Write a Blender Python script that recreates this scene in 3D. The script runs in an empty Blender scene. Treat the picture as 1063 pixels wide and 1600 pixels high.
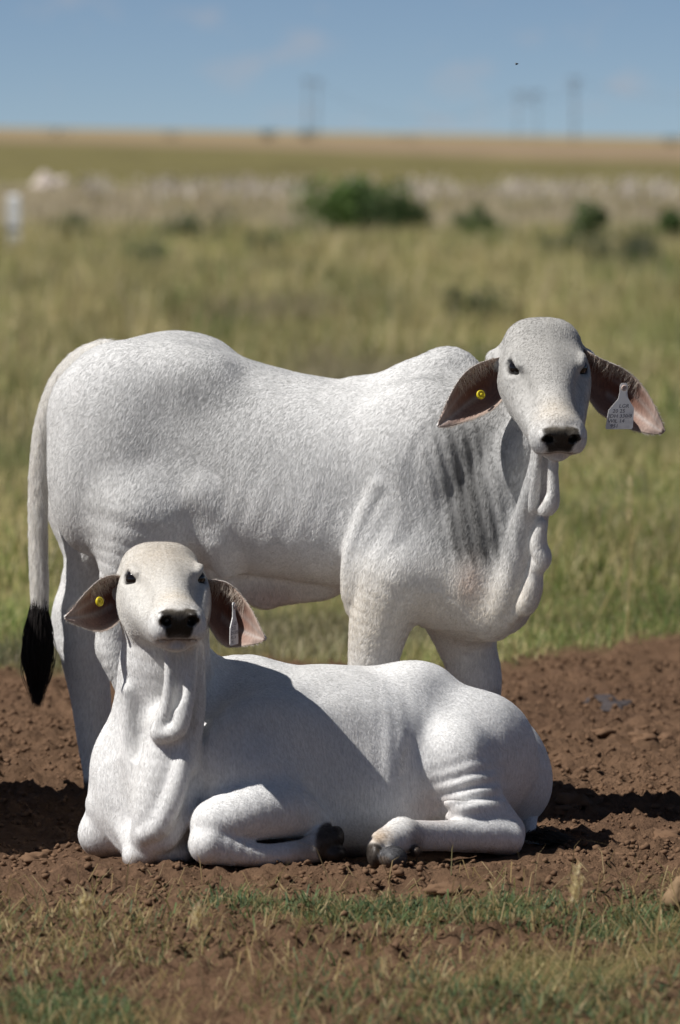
import bpy, math, os
import numpy as np
from mathutils import Vector, Matrix

rng = np.random.default_rng(7)
scene = bpy.context.scene
COL = scene.collection

# ------------------------------------------------------------------ camera
F = 10000.0                 # focal length in photo pixels (1063 x 1600)
CAMZ = 1.73
PITCH = math.atan((800 - 205) / F)
cam_data = bpy.data.cameras.new('camera')
cam_data.sensor_fit = 'VERTICAL'
cam_data.sensor_height = 36.0
cam_data.lens = F / 1600.0 * 36.0
cam_data.clip_start = 0.5
cam_data.clip_end = 20000.0
cam_data.dof.use_dof = True
cam_data.dof.focus_distance = 15.45
cam_data.dof.aperture_fstop = 5.0
cam = bpy.data.objects.new('camera', cam_data)
cam.location = (0, 0, CAMZ)
cam.rotation_euler = (math.radians(90) - PITCH, 0, 0)
COL.objects.link(cam)
scene.camera = cam

# ------------------------------------------------------------------ sky and sun
SUNDIR = np.array([-0.60, -0.20, 0.80])      # towards the sun: from the left, a little from behind the camera
SUNDIR /= np.linalg.norm(SUNDIR)
sun_el = math.asin(SUNDIR[2])
sun_az = math.atan2(SUNDIR[0], SUNDIR[1])    # clockwise from +Y
world = bpy.data.worlds.new('World')
scene.world = world
world.use_nodes = True
wn, wl = world.node_tree.nodes, world.node_tree.links
wn.clear()
w_out = wn.new('ShaderNodeOutputWorld')
w_bg = wn.new('ShaderNodeBackground')
w_sky = wn.new('ShaderNodeTexSky')
w_sky.sky_type = 'NISHITA'
w_sky.sun_disc = False
w_sky.sun_elevation = sun_el
w_sky.sun_rotation = sun_az
w_sky.altitude = 8000
w_sky.air_density = 0.75
w_sky.dust_density = 0.0
w_sky.ozone_density = 2.2
w_bg.inputs['Strength'].default_value = 0.062
# thin broken cloud drawn on the sky dome, everywhere alike
w_geo = wn.new('ShaderNodeTexCoord')
w_map = wn.new('ShaderNodeMapping')
w_map.inputs['Scale'].default_value = (60, 60, 105)
w_map.inputs['Location'].default_value = (3.1, 0.4, 1.7)
w_noi = wn.new('ShaderNodeTexNoise')
w_noi.inputs['Scale'].default_value = 1.6
w_noi.inputs['Detail'].default_value = 5
w_noi.inputs['Roughness'].default_value = 0.55
w_rmp = wn.new('ShaderNodeMapRange')
w_rmp.inputs['From Min'].default_value = 0.54
w_rmp.inputs['From Max'].default_value = 0.78
w_rmp.inputs['To Max'].default_value = 0.55
w_mix = wn.new('ShaderNodeMixRGB')
w_mix.inputs['Color2'].default_value = (6.4, 6.2, 6.6, 1)
w_tint = wn.new('ShaderNodeMixRGB')
w_tint.blend_type = 'MULTIPLY'
w_tint.inputs['Fac'].default_value = 1.0
w_tint.inputs['Color2'].default_value = (1.14, 1.06, 0.97, 1)
wl.new(w_geo.outputs['Generated'], w_map.inputs['Vector'])
wl.new(w_map.outputs['Vector'], w_noi.inputs['Vector'])
wl.new(w_noi.outputs['Fac'], w_rmp.inputs['Value'])
wl.new(w_sky.outputs['Color'], w_tint.inputs['Color1'])
wl.new(w_tint.outputs['Color'], w_mix.inputs['Color1'])
wl.new(w_rmp.outputs['Result'], w_mix.inputs['Fac'])
wl.new(w_mix.outputs['Color'], w_bg.inputs['Color'])
wl.new(w_bg.outputs['Background'], w_out.inputs['Surface'])

sun_data = bpy.data.lights.new('sun', 'SUN')
sun_data.energy = 5.0
sun_data.angle = math.radians(0.55)
sun_data.color = (1.0, 0.965, 0.92)
sun = bpy.data.objects.new('sun', sun_data)
sun.rotation_euler = Vector(SUNDIR).to_track_quat('Z', 'Y').to_euler()
COL.objects.link(sun)

scene.view_settings.view_transform = 'Standard'
scene.view_settings.look = 'None'
scene.view_settings.gamma = 1.0
scene.view_settings.exposure = 0.15
scene.view_settings.use_curve_mapping = False

# ------------------------------------------------------------------ helpers
CP, SP = math.cos(PITCH), math.sin(PITCH)


def P(px, py, d):
    """photo pixel + distance along the viewing axis -> world point"""
    a = (px - 531.5) / F
    b = (800 - py) / F
    return np.array([d * a, d * (CP + b * SP), CAMZ + d * (-SP + b * CP)])


def gd(py):
    """distance at which a photo row meets flat ground"""
    b = (800 - py) / F
    return CAMZ / (SP - b * CP)


def unit(v):
    v = np.asarray(v, float)
    return v / np.linalg.norm(v)


def sstep(a, b, x):
    t = np.clip((x - a) / (b - a), 0, 1)
    return t * t * (3 - 2 * t)


def hash3(i, j, k, seed):
    n = (i.astype(np.uint32) * np.uint32(374761393) + j.astype(np.uint32) * np.uint32(668265263)
         + k.astype(np.uint32) * np.uint32(2147483647 - 97) + np.uint32(seed * 974711 + 17))
    n = (n ^ (n >> np.uint32(13))) * np.uint32(1274126177)
    n = n ^ (n >> np.uint32(16))
    return (n & np.uint32(0xffffff)).astype(np.float32) / np.float32(0xffffff)


def noise3(x, y, z, seed=0):
    xi, yi, zi = np.floor(x), np.floor(y), np.floor(z)
    fx, fy, fz = x - xi, y - yi, z - zi
    xi, yi, zi = xi.astype(np.int64), yi.astype(np.int64), zi.astype(np.int64)
    fx, fy, fz = (t * t * (3 - 2 * t) for t in (fx, fy, fz))
    r = 0
    for a in (0, 1):
        for b in (0, 1):
            for c in (0, 1):
                r = r + hash3(xi + a, yi + b, zi + c, seed) * (fx if a else 1 - fx) * (fy if b else 1 - fy) * (fz if c else 1 - fz)
    return r * 2 - 1


def noise2(x, y, seed=0):
    xi, yi = np.floor(x), np.floor(y)
    fx, fy = x - xi, y - yi
    xi, yi = xi.astype(np.int64), yi.astype(np.int64)
    fx, fy = fx * fx * (3 - 2 * fx), fy * fy * (3 - 2 * fy)
    zi = np.zeros_like(xi)
    h = lambda a, b: hash3(xi + a, yi + b, zi, seed)
    return (h(0, 0) * (1 - fx) * (1 - fy) + h(1, 0) * fx * (1 - fy) + h(0, 1) * (1 - fx) * fy + h(1, 1) * fx * fy) * 2 - 1


def fbm2(x, y, octv=4, seed=0, gain=0.5):
    r, a = 0, 1.0
    for o in range(octv):
        r = r + a * noise2(x * 2 ** o + 13.7 * o, y * 2 ** o - 7.1 * o, seed + o)
        a *= gain
    return r


def new_mat(name, rough=0.8, spec=0.3):
    m = bpy.data.materials.new(name)
    m.use_nodes = True
    b = m.node_tree.nodes['Principled BSDF']
    b.inputs['Roughness'].default_value = rough
    b.inputs['Specular IOR Level'].default_value = spec
    return m, m.node_tree.nodes, m.node_tree.links, b


def mesh_obj(name, verts, faces, mat=None, parent=None, smooth=True):
    """verts (n,3), faces (m,3|4) numpy or list -> linked mesh object"""
    me = bpy.data.meshes.new(name)
    if isinstance(faces, np.ndarray):
        n, k = faces.shape
        me.vertices.add(len(verts))
        me.vertices.foreach_set('co', np.ascontiguousarray(verts, np.float32).ravel())
        me.loops.add(n * k)
        me.loops.foreach_set('vertex_index', np.ascontiguousarray(faces, np.int32).ravel())
        me.polygons.add(n)
        me.polygons.foreach_set('loop_start', np.arange(0, n * k, k, dtype=np.int32))
        me.update(calc_edges=True)
        me.validate()
    else:
        me.from_pydata([tuple(map(float, v)) for v in verts], [], [tuple(f) for f in faces])
        me.update()
    if smooth:
        me.polygons.foreach_set('use_smooth', np.ones(len(me.polygons), bool))
    if mat:
        me.materials.append(mat)
    o = bpy.data.objects.new(name, me)
    COL.objects.link(o)
    if parent:
        o.parent = parent
    return o


def set_col(me, name, rgb):
    a = me.color_attributes.new(name, 'FLOAT_COLOR', 'POINT')
    c = np.ones((len(me.vertices), 4), np.float32)
    c[:, :3] = rgb
    a.data.foreach_set('color', c.ravel())


def tag(o, label, cat, group=None):
    o['label'] = label
    o['category'] = cat
    if group:
        o['group'] = group
    return o


def empty(name, loc):
    o = bpy.data.objects.new(name, None)
    o.empty_display_size = 0.1
    o.location = loc
    COL.objects.link(o)
    return o


# ------------------------------------------------------------------ implicit-surface modeller
class Sdf:
    def __init__(s, lo, hi, h):
        s.h = h
        s.lo = np.array(lo, float)
        s.n = np.ceil((np.array(hi) - s.lo) / h).astype(int) + 1
        s.ax = [(s.lo[i] + h * np.arange(s.n[i])).astype(np.float32) for i in range(3)]
        s.D = np.full(s.n, 1.0, np.float32)

    def box(s, lo, hi, pad):
        i0 = np.clip(np.floor((np.min(lo, 0) - pad - s.lo) / s.h).astype(int), 0, s.n)
        i1 = np.clip(np.ceil((np.max(hi, 0) + pad - s.lo) / s.h).astype(int) + 1, 0, s.n)
        sl = tuple(slice(a, b) for a, b in zip(i0, i1))
        X = s.ax[0][sl[0]][:, None, None]
        Y = s.ax[1][sl[1]][None, :, None]
        Z = s.ax[2][sl[2]][None, None, :]
        return sl, X, Y, Z

    def put(s, sl, d, k, sub=False):
        a = s.D[sl]
        if a.size == 0:
            return
        k = max(k, 1e-5)
        if sub:
            d = -d
            hh = np.maximum(k - np.abs(a - d), 0) / k
            s.D[sl] = np.maximum(a, d) + hh * hh * (k * 0.25)
        else:
            hh = np.maximum(k - np.abs(a - d), 0) / k
            s.D[sl] = np.minimum(a, d) - hh * hh * (k * 0.25)

    def tube(s, pts, rad, k=0.03, sub=False, squash=None):
        """smooth chain of round cones; squash=(direction, factor): thin along that direction"""
        pts = np.asarray(pts, float)
        if len(pts) > 2:
            q = np.concatenate([pts, np.asarray(rad, float)[:, None]], 1)
            q = np.concatenate([[2 * q[0] - q[1]], q, [2 * q[-1] - q[-2]]])
            out = []
            for i in range(1, len(q) - 2):
                for t in np.arange(0, 1, .25):
                    a, b, c, d = q[i - 1:i + 3]
                    out.append(.5 * (2 * b + (c - a) * t + (2 * a - 5 * b + 4 * c - d) * t * t + (3 * b - a - 3 * c + d) * t ** 3))
            out.append(q[-2])
            q = np.array(out)
            pts, rad = q[:, :3], list(q[:, 3])
        R = max(rad)
        sl, X, Y, Z = s.box(pts, pts, R + k + 2 * s.h)
        kin = 0.001
        T = np.eye(3)
        if squash is not None:
            u = unit(squash[0])
            T = np.eye(3) + (squash[1] - 1) * np.outer(u, u)
        T = T.astype(np.float32)
        if squash is not None:
            X, Y, Z = (T[i, 0] * X + T[i, 1] * Y + T[i, 2] * Z for i in range(3))
        out = None
        for i in range(len(pts) - 1):
            a, b = T @ pts[i], T @ pts[i + 1]
            ba = b - a
            L = max(float(ba @ ba), 1e-9)
            px, py, pz = X - np.float32(a[0]), Y - np.float32(a[1]), Z - np.float32(a[2])
            t = np.clip((px * np.float32(ba[0]) + py * np.float32(ba[1]) + pz * np.float32(ba[2])) / np.float32(L), 0, 1)
            d = np.sqrt((px - t * np.float32(ba[0])) ** 2 + (py - t * np.float32(ba[1])) ** 2 + (pz - t * np.float32(ba[2])) ** 2)
            d -= np.float32(rad[i]) + t * np.float32(rad[i + 1] - rad[i])
            if out is None:
                out = d
            else:
                hh = np.maximum(kin - np.abs(out - d), 0) / max(kin, 1e-5)
                out = np.minimum(out, d) - hh * hh * (kin * 0.25)
        s.put(sl, out, k, sub)

    def ell(s, c, r, M=None, k=0.03, sub=False):
        """ellipsoid; rows of M are its axes"""
        c = np.asarray(c, float)
        M = np.eye(3) if M is None else np.asarray(M, float)
        R = max(r)
        sl, X, Y, Z = s.box([c], [c], R + k + 2 * s.h)
        X, Y, Z = X - np.float32(c[0]), Y - np.float32(c[1]), Z - np.float32(c[2])
        M = M.astype(np.float32)
        k0 = k1 = 0
        for i in range(3):
            q = M[i, 0] * X + M[i, 1] * Y + M[i, 2] * Z
            k0 = k0 + (q / np.float32(r[i])) ** 2
            k1 = k1 + (q / np.float32(r[i] ** 2)) ** 2
        k0, k1 = np.sqrt(k0), np.sqrt(k1)
        s.put(sl, k0 * (k0 - 1) / np.maximum(k1, 1e-6), k, sub)

    def loft(s, O, A, st, k=0.03):
        """trunk: axis through O along horizontal A; stations (u, zbottom, ztop, halfwidth, centre shift, exponent)"""
        O, A = np.asarray(O, float), unit(A)
        S = np.array([-A[1], A[0], 0])
        st = np.array(sorted(st), float)
        e = []
        for u, zb, zt, hw, cv, n in st:
            for sgn in (-1, 1):
                e.append([*(O + A * u + S * (cv + sgn * hw))[:2], zb])
                e.append([*(O + A * u)[:2], zt])
        sl, X, Y, Z = s.box(e, e, k + 2 * s.h)
        xx, yy = X - np.float32(O[0]), Y - np.float32(O[1])
        U = (xx * np.float32(A[0]) + yy * np.float32(A[1]))[:, :, 0]
        V = (xx * np.float32(S[0]) + yy * np.float32(S[1]))[:, :, 0]
        # smooth interpolation of the stations
        uu = np.linspace(st[0, 0], st[-1, 0], 400)
        g = [np.interp(uu, st[:, 0], st[:, i]) for i in range(1, 6)]
        w = np.hanning(31)
        w /= w.sum()
        g = [np.convolve(np.pad(q, 15, mode='reflect', reflect_type='odd'), w, 'valid') for q in g]
        zb, zt, hw, cv, n = (np.interp(U, uu, q).astype(np.float32) for q in g)
        hh = np.maximum((zt - zb) / 2, 0.004)
        hw = np.maximum(hw, 0.004)
        zc = (zt + zb) / 2
        v = np.abs(V - cv) / hw
        w_ = np.abs(Z - zc[:, :, None]) / hh[:, :, None]
        n3 = n[:, :, None]
        rho = (v[:, :, None] ** n3 + w_ ** n3 + 1e-9) ** (1 / n3)
        d = (rho - 1) * np.minimum(hw, hh)[:, :, None]
        end = np.maximum(st[0, 0] - U, U - st[-1, 0])[:, :, None]
        d = np.maximum(d, end)
        s.put(sl, d.astype(np.float32), k)

    def mesh(s, smooth=2):
        D = s.D
        neg = D < 0
        cnt = np.zeros(np.array(D.shape) - 1, np.int8)
        offs = [(a, b, c) for a in (0, 1) for b in (0, 1) for c in (0, 1)]
        nx, ny, nz = cnt.shape
        for a, b, c in offs:
            cnt += neg[a:a + nx, b:b + ny, c:c + nz]
        act = (cnt > 0) & (cnt < 8)
        idx = np.argwhere(act)
        cid = np.full(cnt.shape, -1, np.int32)
        cid[act] = np.arange(len(idx))
        cv = {o: D[idx[:, 0] + o[0], idx[:, 1] + o[1], idx[:, 2] + o[2]] for o in offs}
        acc = np.zeros((len(idx), 3))
        num = np.zeros(len(idx))
        for o in offs:
            for ax in range(3):
                if o[ax] == 0:
                    q = list(o)
                    q[ax] = 1
                    d0, d1 = cv[o], cv[tuple(q)]
                    m = (d0 < 0) != (d1 < 0)
                    t = np.where(m, d0 / np.where(m, d0 - d1, 1), 0)
                    p = np.array(o, float)[None] + np.zeros((len(idx), 3))
                    p[:, ax] = t
                    acc += p * m[:, None]
                    num += m
        verts = s.lo + s.h * (idx + acc / num[:, None])
        quads = []
        for ax in range(3):
            a0 = [slice(None)] * 3
            a1 = [slice(None)] * 3
            a0[ax] = slice(0, -1)
            a1[ax] = slice(1, None)
            ch = neg[tuple(a0)] != neg[tuple(a1)]
            e = np.argwhere(ch)
            b, c = [i for i in range(3) if i != ax]
            ok = (e[:, b] > 0) & (e[:, c] > 0) & (e[:, b] < cnt.shape[b]) & (e[:, c] < cnt.shape[c])
            e = e[ok]
            inside = neg[e[:, 0], e[:, 1], e[:, 2]]
            q = []
            for db, dc in ((1, 1), (0, 1), (0, 0), (1, 0)):
                f = e.copy()
                f[:, b] -= db
                f[:, c] -= dc
                q.append(cid[f[:, 0], f[:, 1], f[:, 2]])
            q = np.stack(q, 1)
            flip = inside if ax != 1 else ~inside
            q[~flip] = q[~flip][:, ::-1]
            quads.append(q)
        quads = np.concatenate(quads)
        quads = quads[(quads >= 0).all(1)]
        # drop stray islands: keep the largest connected piece
        lab = np.arange(len(verts))
        ed = np.concatenate([quads[:, [0, 1]], quads[:, [1, 2]], quads[:, [2, 3]], quads[:, [3, 0]]])
        while True:
            mn = np.minimum(lab[ed[:, 0]], lab[ed[:, 1]])
            new = lab.copy()
            np.minimum.at(new, ed[:, 0], mn)
            np.minimum.at(new, ed[:, 1], mn)
            new = new[new]
            if (new == lab).all():
                break
            lab = new
        best = np.bincount(lab).argmax()
        keep = lab == best
        rm = np.cumsum(keep) - 1
        quads = rm[quads[keep[quads[:, 0]]]]
        verts = verts[keep]
        ed = np.concatenate([quads[:, [0, 1]], quads[:, [1, 2]], quads[:, [2, 3]], quads[:, [3, 0]]])
        deg = np.bincount(ed[:, 0], minlength=len(verts)) + np.bincount(ed[:, 1], minlength=len(verts))
        for it in range(smooth):
            for lam in (0.5, -0.4):
                sm = np.stack([np.bincount(ed[:, 0], verts[ed[:, 1], i], len(verts)) + np.bincount(ed[:, 1], verts[ed[:, 0], i], len(verts)) for i in range(3)], 1) / deg[:, None]
                verts = verts + lam * (sm - verts)
        return verts, quads.astype(np.int32)


def vnormals(v, f):
    n = np.cross(v[f[:, 2]] - v[f[:, 0]], v[f[:, 3]] - v[f[:, 1]]) if f.shape[1] == 4 else np.cross(v[f[:, 1]] - v[f[:, 0]], v[f[:, 2]] - v[f[:, 0]])
    o = np.zeros_like(v)
    for i in range(3):
        for j in range(f.shape[1]):
            o[:, i] += np.bincount(f[:, j], n[:, i], len(v))
    return o / np.maximum(np.linalg.norm(o, axis=1, keepdims=True), 1e-12)


def pix(v):
    """world points -> photo pixels (used only to measure where a landmark lies)"""
    y, z = v[:, 1], v[:, 2] - CAMZ
    d = y * CP - z * SP
    return 531.5 + F * v[:, 0] / d, 800 - F * (y * SP + z * CP) / d


VOX = float(os.environ.get('VOX', '0.005'))
# ------------------------------------------------------------------ coat material (colour: the animal's own markings and some painted shade)
def coat_material():
    m, n, l, b = new_mat('short pale hair', 0.62, 0.25)
    at = n.new('ShaderNodeAttribute')
    at.attribute_name = 'coat'
    tc = n.new('ShaderNodeTexCoord')
    mp = n.new('ShaderNodeMapping')
    mp.inputs['Scale'].default_value = (210, 210, 60)
    no = n.new('ShaderNodeTexNoise')
    no.inputs['Scale'].default_value = 1.0
    no.inputs['Detail'].default_value = 3
    mr = n.new('ShaderNodeMapRange')
    mr.inputs['From Min'].default_value = 0.3
    mr.inputs['From Max'].default_value = 0.7
    mr.inputs['To Min'].default_value = 0.80
    mr.inputs['To Max'].default_value = 1.12
    mx = n.new('ShaderNodeMixRGB')
    mx.blend_type = 'MULTIPLY'
    mx.inputs['Fac'].default_value = 1
    lum = n.new('ShaderNodeMapRange')
    lum.inputs['From Min'].default_value = 0.03
    lum.inputs['From Max'].default_value = 0.12
    lum.inputs['To Min'].default_value = 0.34
    lum.inputs['To Max'].default_value = 0.65
    l.new(at.outputs['Color'], lum.inputs['Value'])
    l.new(lum.outputs['Result'], b.inputs['Roughness'])
    bp = n.new('ShaderNodeBump')
    bp.inputs['Strength'].default_value = 0.4
    bp.inputs['Distance'].default_value = 0.004
    l.new(tc.outputs['Object'], mp.inputs['Vector'])
    l.new(mp.outputs['Vector'], no.inputs['Vector'])
    l.new(no.outputs['Fac'], mr.inputs['Value'])
    l.new(at.outputs['Color'], mx.inputs['Color1'])
    l.new(mr.outputs['Result'], mx.inputs['Color2'])
    l.new(mx.outputs['Color'], b.inputs['Base Color'])
    l.new(no.outputs['Fac'], bp.inputs['Height'])
    l.new(bp.outputs['Normal'], b.inputs['Normal'])
    return m


COAT = coat_material()
EYE, _n, _l, _b = new_mat('wet dark eye', 0.08, 0.5)
_b.inputs['Base Color'].default_value = (0.008, 0.006, 0.006, 1)


def hair_material():
    m, n, l, b = new_mat('coat hair', 0.6, 0.2)
    at = n.new('ShaderNodeAttribute')
    at.attribute_name = 'coat'
    l.new(at.outputs['Color'], b.inputs['Base Color'])
    tr = n.new('ShaderNodeBsdfTranslucent')
    l.new(at.outputs['Color'], tr.inputs['Color'])
    mx = n.new('ShaderNodeMixShader')
    mx.inputs['Fac'].default_value = 0.5
    l.new(b.outputs['BSDF'], mx.inputs[1])
    l.new(tr.outputs['BSDF'], mx.inputs[2])
    l.new(mx.outputs['Shader'], n['Material Output'].inputs['Surface'])
    return m


HAIR = hair_material()
scene.cycles_curves.shape = 'RIBBONS'


def hair_curves(name, pts, rad, cols, parent):
    """pts (n, k, 3) -> one Curves object of n strands"""
    n, k, _ = pts.shape
    cu = bpy.data.hair_curves.new(name)
    cu.add_curves([k] * n)
    cu.attributes['position'].data.foreach_set('vector', np.ascontiguousarray(pts - np.array(parent.location), np.float32).ravel())
    ra = cu.attributes.get('radius') or cu.attributes.new('radius', 'FLOAT', 'POINT')
    ra.data.foreach_set('value', np.ascontiguousarray(rad, np.float32).ravel())
    ca = cu.attributes.new('coat', 'FLOAT_COLOR', 'CURVE')
    c = np.ones((n, 4), np.float32)
    c[:, :3] = cols
    ca.data.foreach_set('color', c.ravel())
    cu.materials.append(HAIR)
    o = bpy.data.objects.new(name, cu)
    COL.objects.link(o)
    o.parent = parent
    return o


def coat_hair(parent, v, f, c, flow, N, length=.012, lift=.085, seed=1, lscale=None):
    """short lying coat: strands over the whole surface, combed along flow(points)"""
    R = np.random.default_rng(seed)
    n = vnormals(v, f)
    tri = np.concatenate([f[:, [0, 1, 2]], f[:, [0, 2, 3]]])
    ar = np.linalg.norm(np.cross(v[tri[:, 1]] - v[tri[:, 0]], v[tri[:, 2]] - v[tri[:, 0]]), axis=1)
    dark = c[tri[:, 0]].max(1) < .06
    ar = np.where(dark | (v[tri[:, 0], 2] < .012), 0, ar)
    cs = np.cumsum(ar)
    ti = tri[np.searchsorted(cs, R.random(N) * cs[-1])]
    a, b = R.random((2, N))
    sw = a + b > 1
    a, b = np.where(sw, 1 - a, a), np.where(sw, 1 - b, b)
    w = np.stack([1 - a - b, a, b], 1)[:, :, None]
    p = (v[ti] * w).sum(1)
    nn = (n[ti] * w).sum(1)
    cc = (c[ti] * w).sum(1)
    fl = flow(p)
    jit = np.stack([noise3(p[:, 0] * 9, p[:, 1] * 9, p[:, 2] * 9, 61 + i) for i in range(3)], 1) * .30 + R.normal(0, .10, (N, 3))
    t = fl + jit
    t -= nn * (t * nn).sum(1, keepdims=True)
    t /= np.maximum(np.linalg.norm(t, axis=1, keepdims=True), 1e-6)
    clump = noise3(p[:, 0] * 70, p[:, 1] * 70, p[:, 2] * 35, 71)
    L = length * (.75 + .5 * R.random(N)) * (1 if lscale is None else lscale(p))
    li = lift * (.6 + .8 * R.random(N)) + .02 * clump
    p1 = p + t * (L * .5)[:, None] + nn * (L * .5 * li)[:, None]
    p2 = p + t * L[:, None] + nn * (L * li * .55)[:, None]
    pts = np.stack([p - nn * .0008, p1, p2], 1)
    rad = np.tile(np.array([.00028, .00024, .00008], np.float32), (N, 1))
    cols = cc * (1.18 + .10 * clump[:, None] + R.normal(0, .13, (N, 1)))
    return hair_curves('coat', pts, rad, np.clip(cols, .01, .93), parent)


class Head:
    def __init__(s, O, pitch, yaw, roll=0.0, k=1.0):
        """O: poll (world); pitch: how far the face axis drops below the horizontal; yaw: turn to image right"""
        cy, sy = math.cos(yaw), math.sin(yaw)
        fw = np.array([sy, -cy, 0.0])
        s.R = np.array([cy, sy, 0.0])
        s.L = math.cos(pitch) * fw + np.array([0, 0, -math.sin(pitch)])
        s.F = math.sin(pitch) * fw + np.array([0, 0, math.cos(pitch)])
        if roll:
            c, q = math.cos(roll), math.sin(roll)
            s.R, s.F = c * s.R + q * s.F, -q * s.R + c * s.F
        s.O, s.k = np.asarray(O, float), k
        s.M = np.stack([s.R, s.L, s.F])

    def __call__(s, r, l, f):
        return s.O + s.k * (r * s.R + l * s.L + f * s.F)

    def local(s, v):
        return (v - s.O) @ s.M.T / s.k

    def build(s, g):
        k = s.k
        E = lambda c, r, kk=0.03, sub=False: g.ell(s(*c), [q * k for q in r], s.M, kk * k, sub)
        T = lambda p, r, kk=0.03, sub=False, **kw: g.tube([s(*q) for q in p], [q * k for q in r], kk * k, sub, **kw)
        E((0, .070, -.088), (.086, .10, .088), .015)
        E((0, .135, -.076), (.092, .12, .068), .05)
        T([(0, .18, -.068), (0, .27, -.069), (0, .36, -.073)], [.064, .055, .051], .05)
        for q in (-1, 1):
            E((q * .040, .048, -.060), (.048, .05, .048), .04)
            E((q * .068, .158, -.062), (.024, .046, .030), .05)
            T([(q * .060, .13, -.115), (q * .053, .22, -.108), (q * .032, .34, -.095)], [.050, .045, .037], .035)
            E((q * .060, .120, -.155), (.036, .075, .045), .04)
            T([(q * .048, .19, -.158), (q * .024, .35, -.124)], [.030, .024], .035)
            E((q * .038, .392, -.090), (.029, .034, .034), .02)
        E((0, .383, -.070), (.060, .036, .044), .03)
        E((0, .370, -.130), (.037, .046, .020), .014)
        E((0, .414, -.062), (.044, .016, .030), .010)
        for q in (-1, 1):
            # nostril, eye socket and lids
            E((q * .036, .420, -.050), (.017, .020, .014), .012)
            T([(q * .040, .460, -.046), (q * .034, .440, -.053), (q * .027, .412, -.061)], [.0155, .0135, .009], .004, True)
            T([(q * .050, .440, -.058), (q * .046, .432, -.072)], [.0055, .004], .006, True)
            E((q * .090, .163, -.045), (.021, .025, .0205), .006, True)
            T([(q * .076, .130, -.038), (q * .085, .152, -.020), (q * .076, .186, -.024)], [.004, .0055, .004], .016)
            T([(q * .090, .143, -.058), (q * .094, .162, -.064), (q * .082, .186, -.052)], [.005, .0055, .005], .010)
            # hollow in front of the eye and along the side of the nose
            T([(q * .080, .210, -.040), (q * .070, .30, -.050)], [.010, .008], .035, True)
        T([(-.066, .370, -.118), (-.03, .424, -.106), (.03, .424, -.106), (.066, .370, -.118)], [.003, .004, .004, .003], .008, True)

    def hair_scale(s, p):
        """face hair is shorter, and shortest at the lids and lips"""
        q = s.local(p)
        r = 1 - .5 * np.exp(-((q - np.array([0, .2, -.08])) ** 2 / np.array([.14, .22, .14]) ** 2).sum(1) ** 2)
        for e in (-1, 1):
            r *= 1 - .8 * np.exp(-((q - np.array([e * .085, .163, -.046])) ** 2).sum(1) / .035 ** 2)
        return r * (1 - .7 * np.exp(-((q - np.array([0, .42, -.07])) ** 2).sum(1) / .06 ** 2))

    def eyes(s, parent, name='eye'):
        for q in (-1, 1):
            u, w = np.meshgrid(np.linspace(0, math.pi, 13), np.linspace(0, 2 * math.pi, 20, endpoint=False), indexing='ij')
            r = .0225 * s.k
            c = s(q * .0755, .1630, -.0455)
            v = np.stack([c[0] + r * np.sin(u) * np.cos(w), c[1] + r * np.sin(u) * np.sin(w), c[2] + r * np.cos(u)], -1).reshape(-1, 3)
            f = []
            for i in range(12):
                for j in range(20):
                    f.append((i * 20 + j, (i + 1) * 20 + j, (i + 1) * 20 + (j + 1) % 20, i * 20 + (j + 1) % 20))
            mesh_obj(name, v - np.array(parent.location), np.array(f), EYE, parent)


def resample(pts, n):
    pts = np.asarray(pts, float)
    t = np.concatenate([[0], np.cumsum(np.linalg.norm(np.diff(pts[:, :2], axis=0), axis=1))])
    tt = np.linspace(0, t[-1], n)
    q = np.stack([np.interp(tt, t, pts[:, i]) for i in range(pts.shape[1])], 1)
    for _ in range(3):
        q[1:-1] = 0.5 * q[1:-1] + 0.25 * (q[:-2] + q[2:])
    return q


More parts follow.
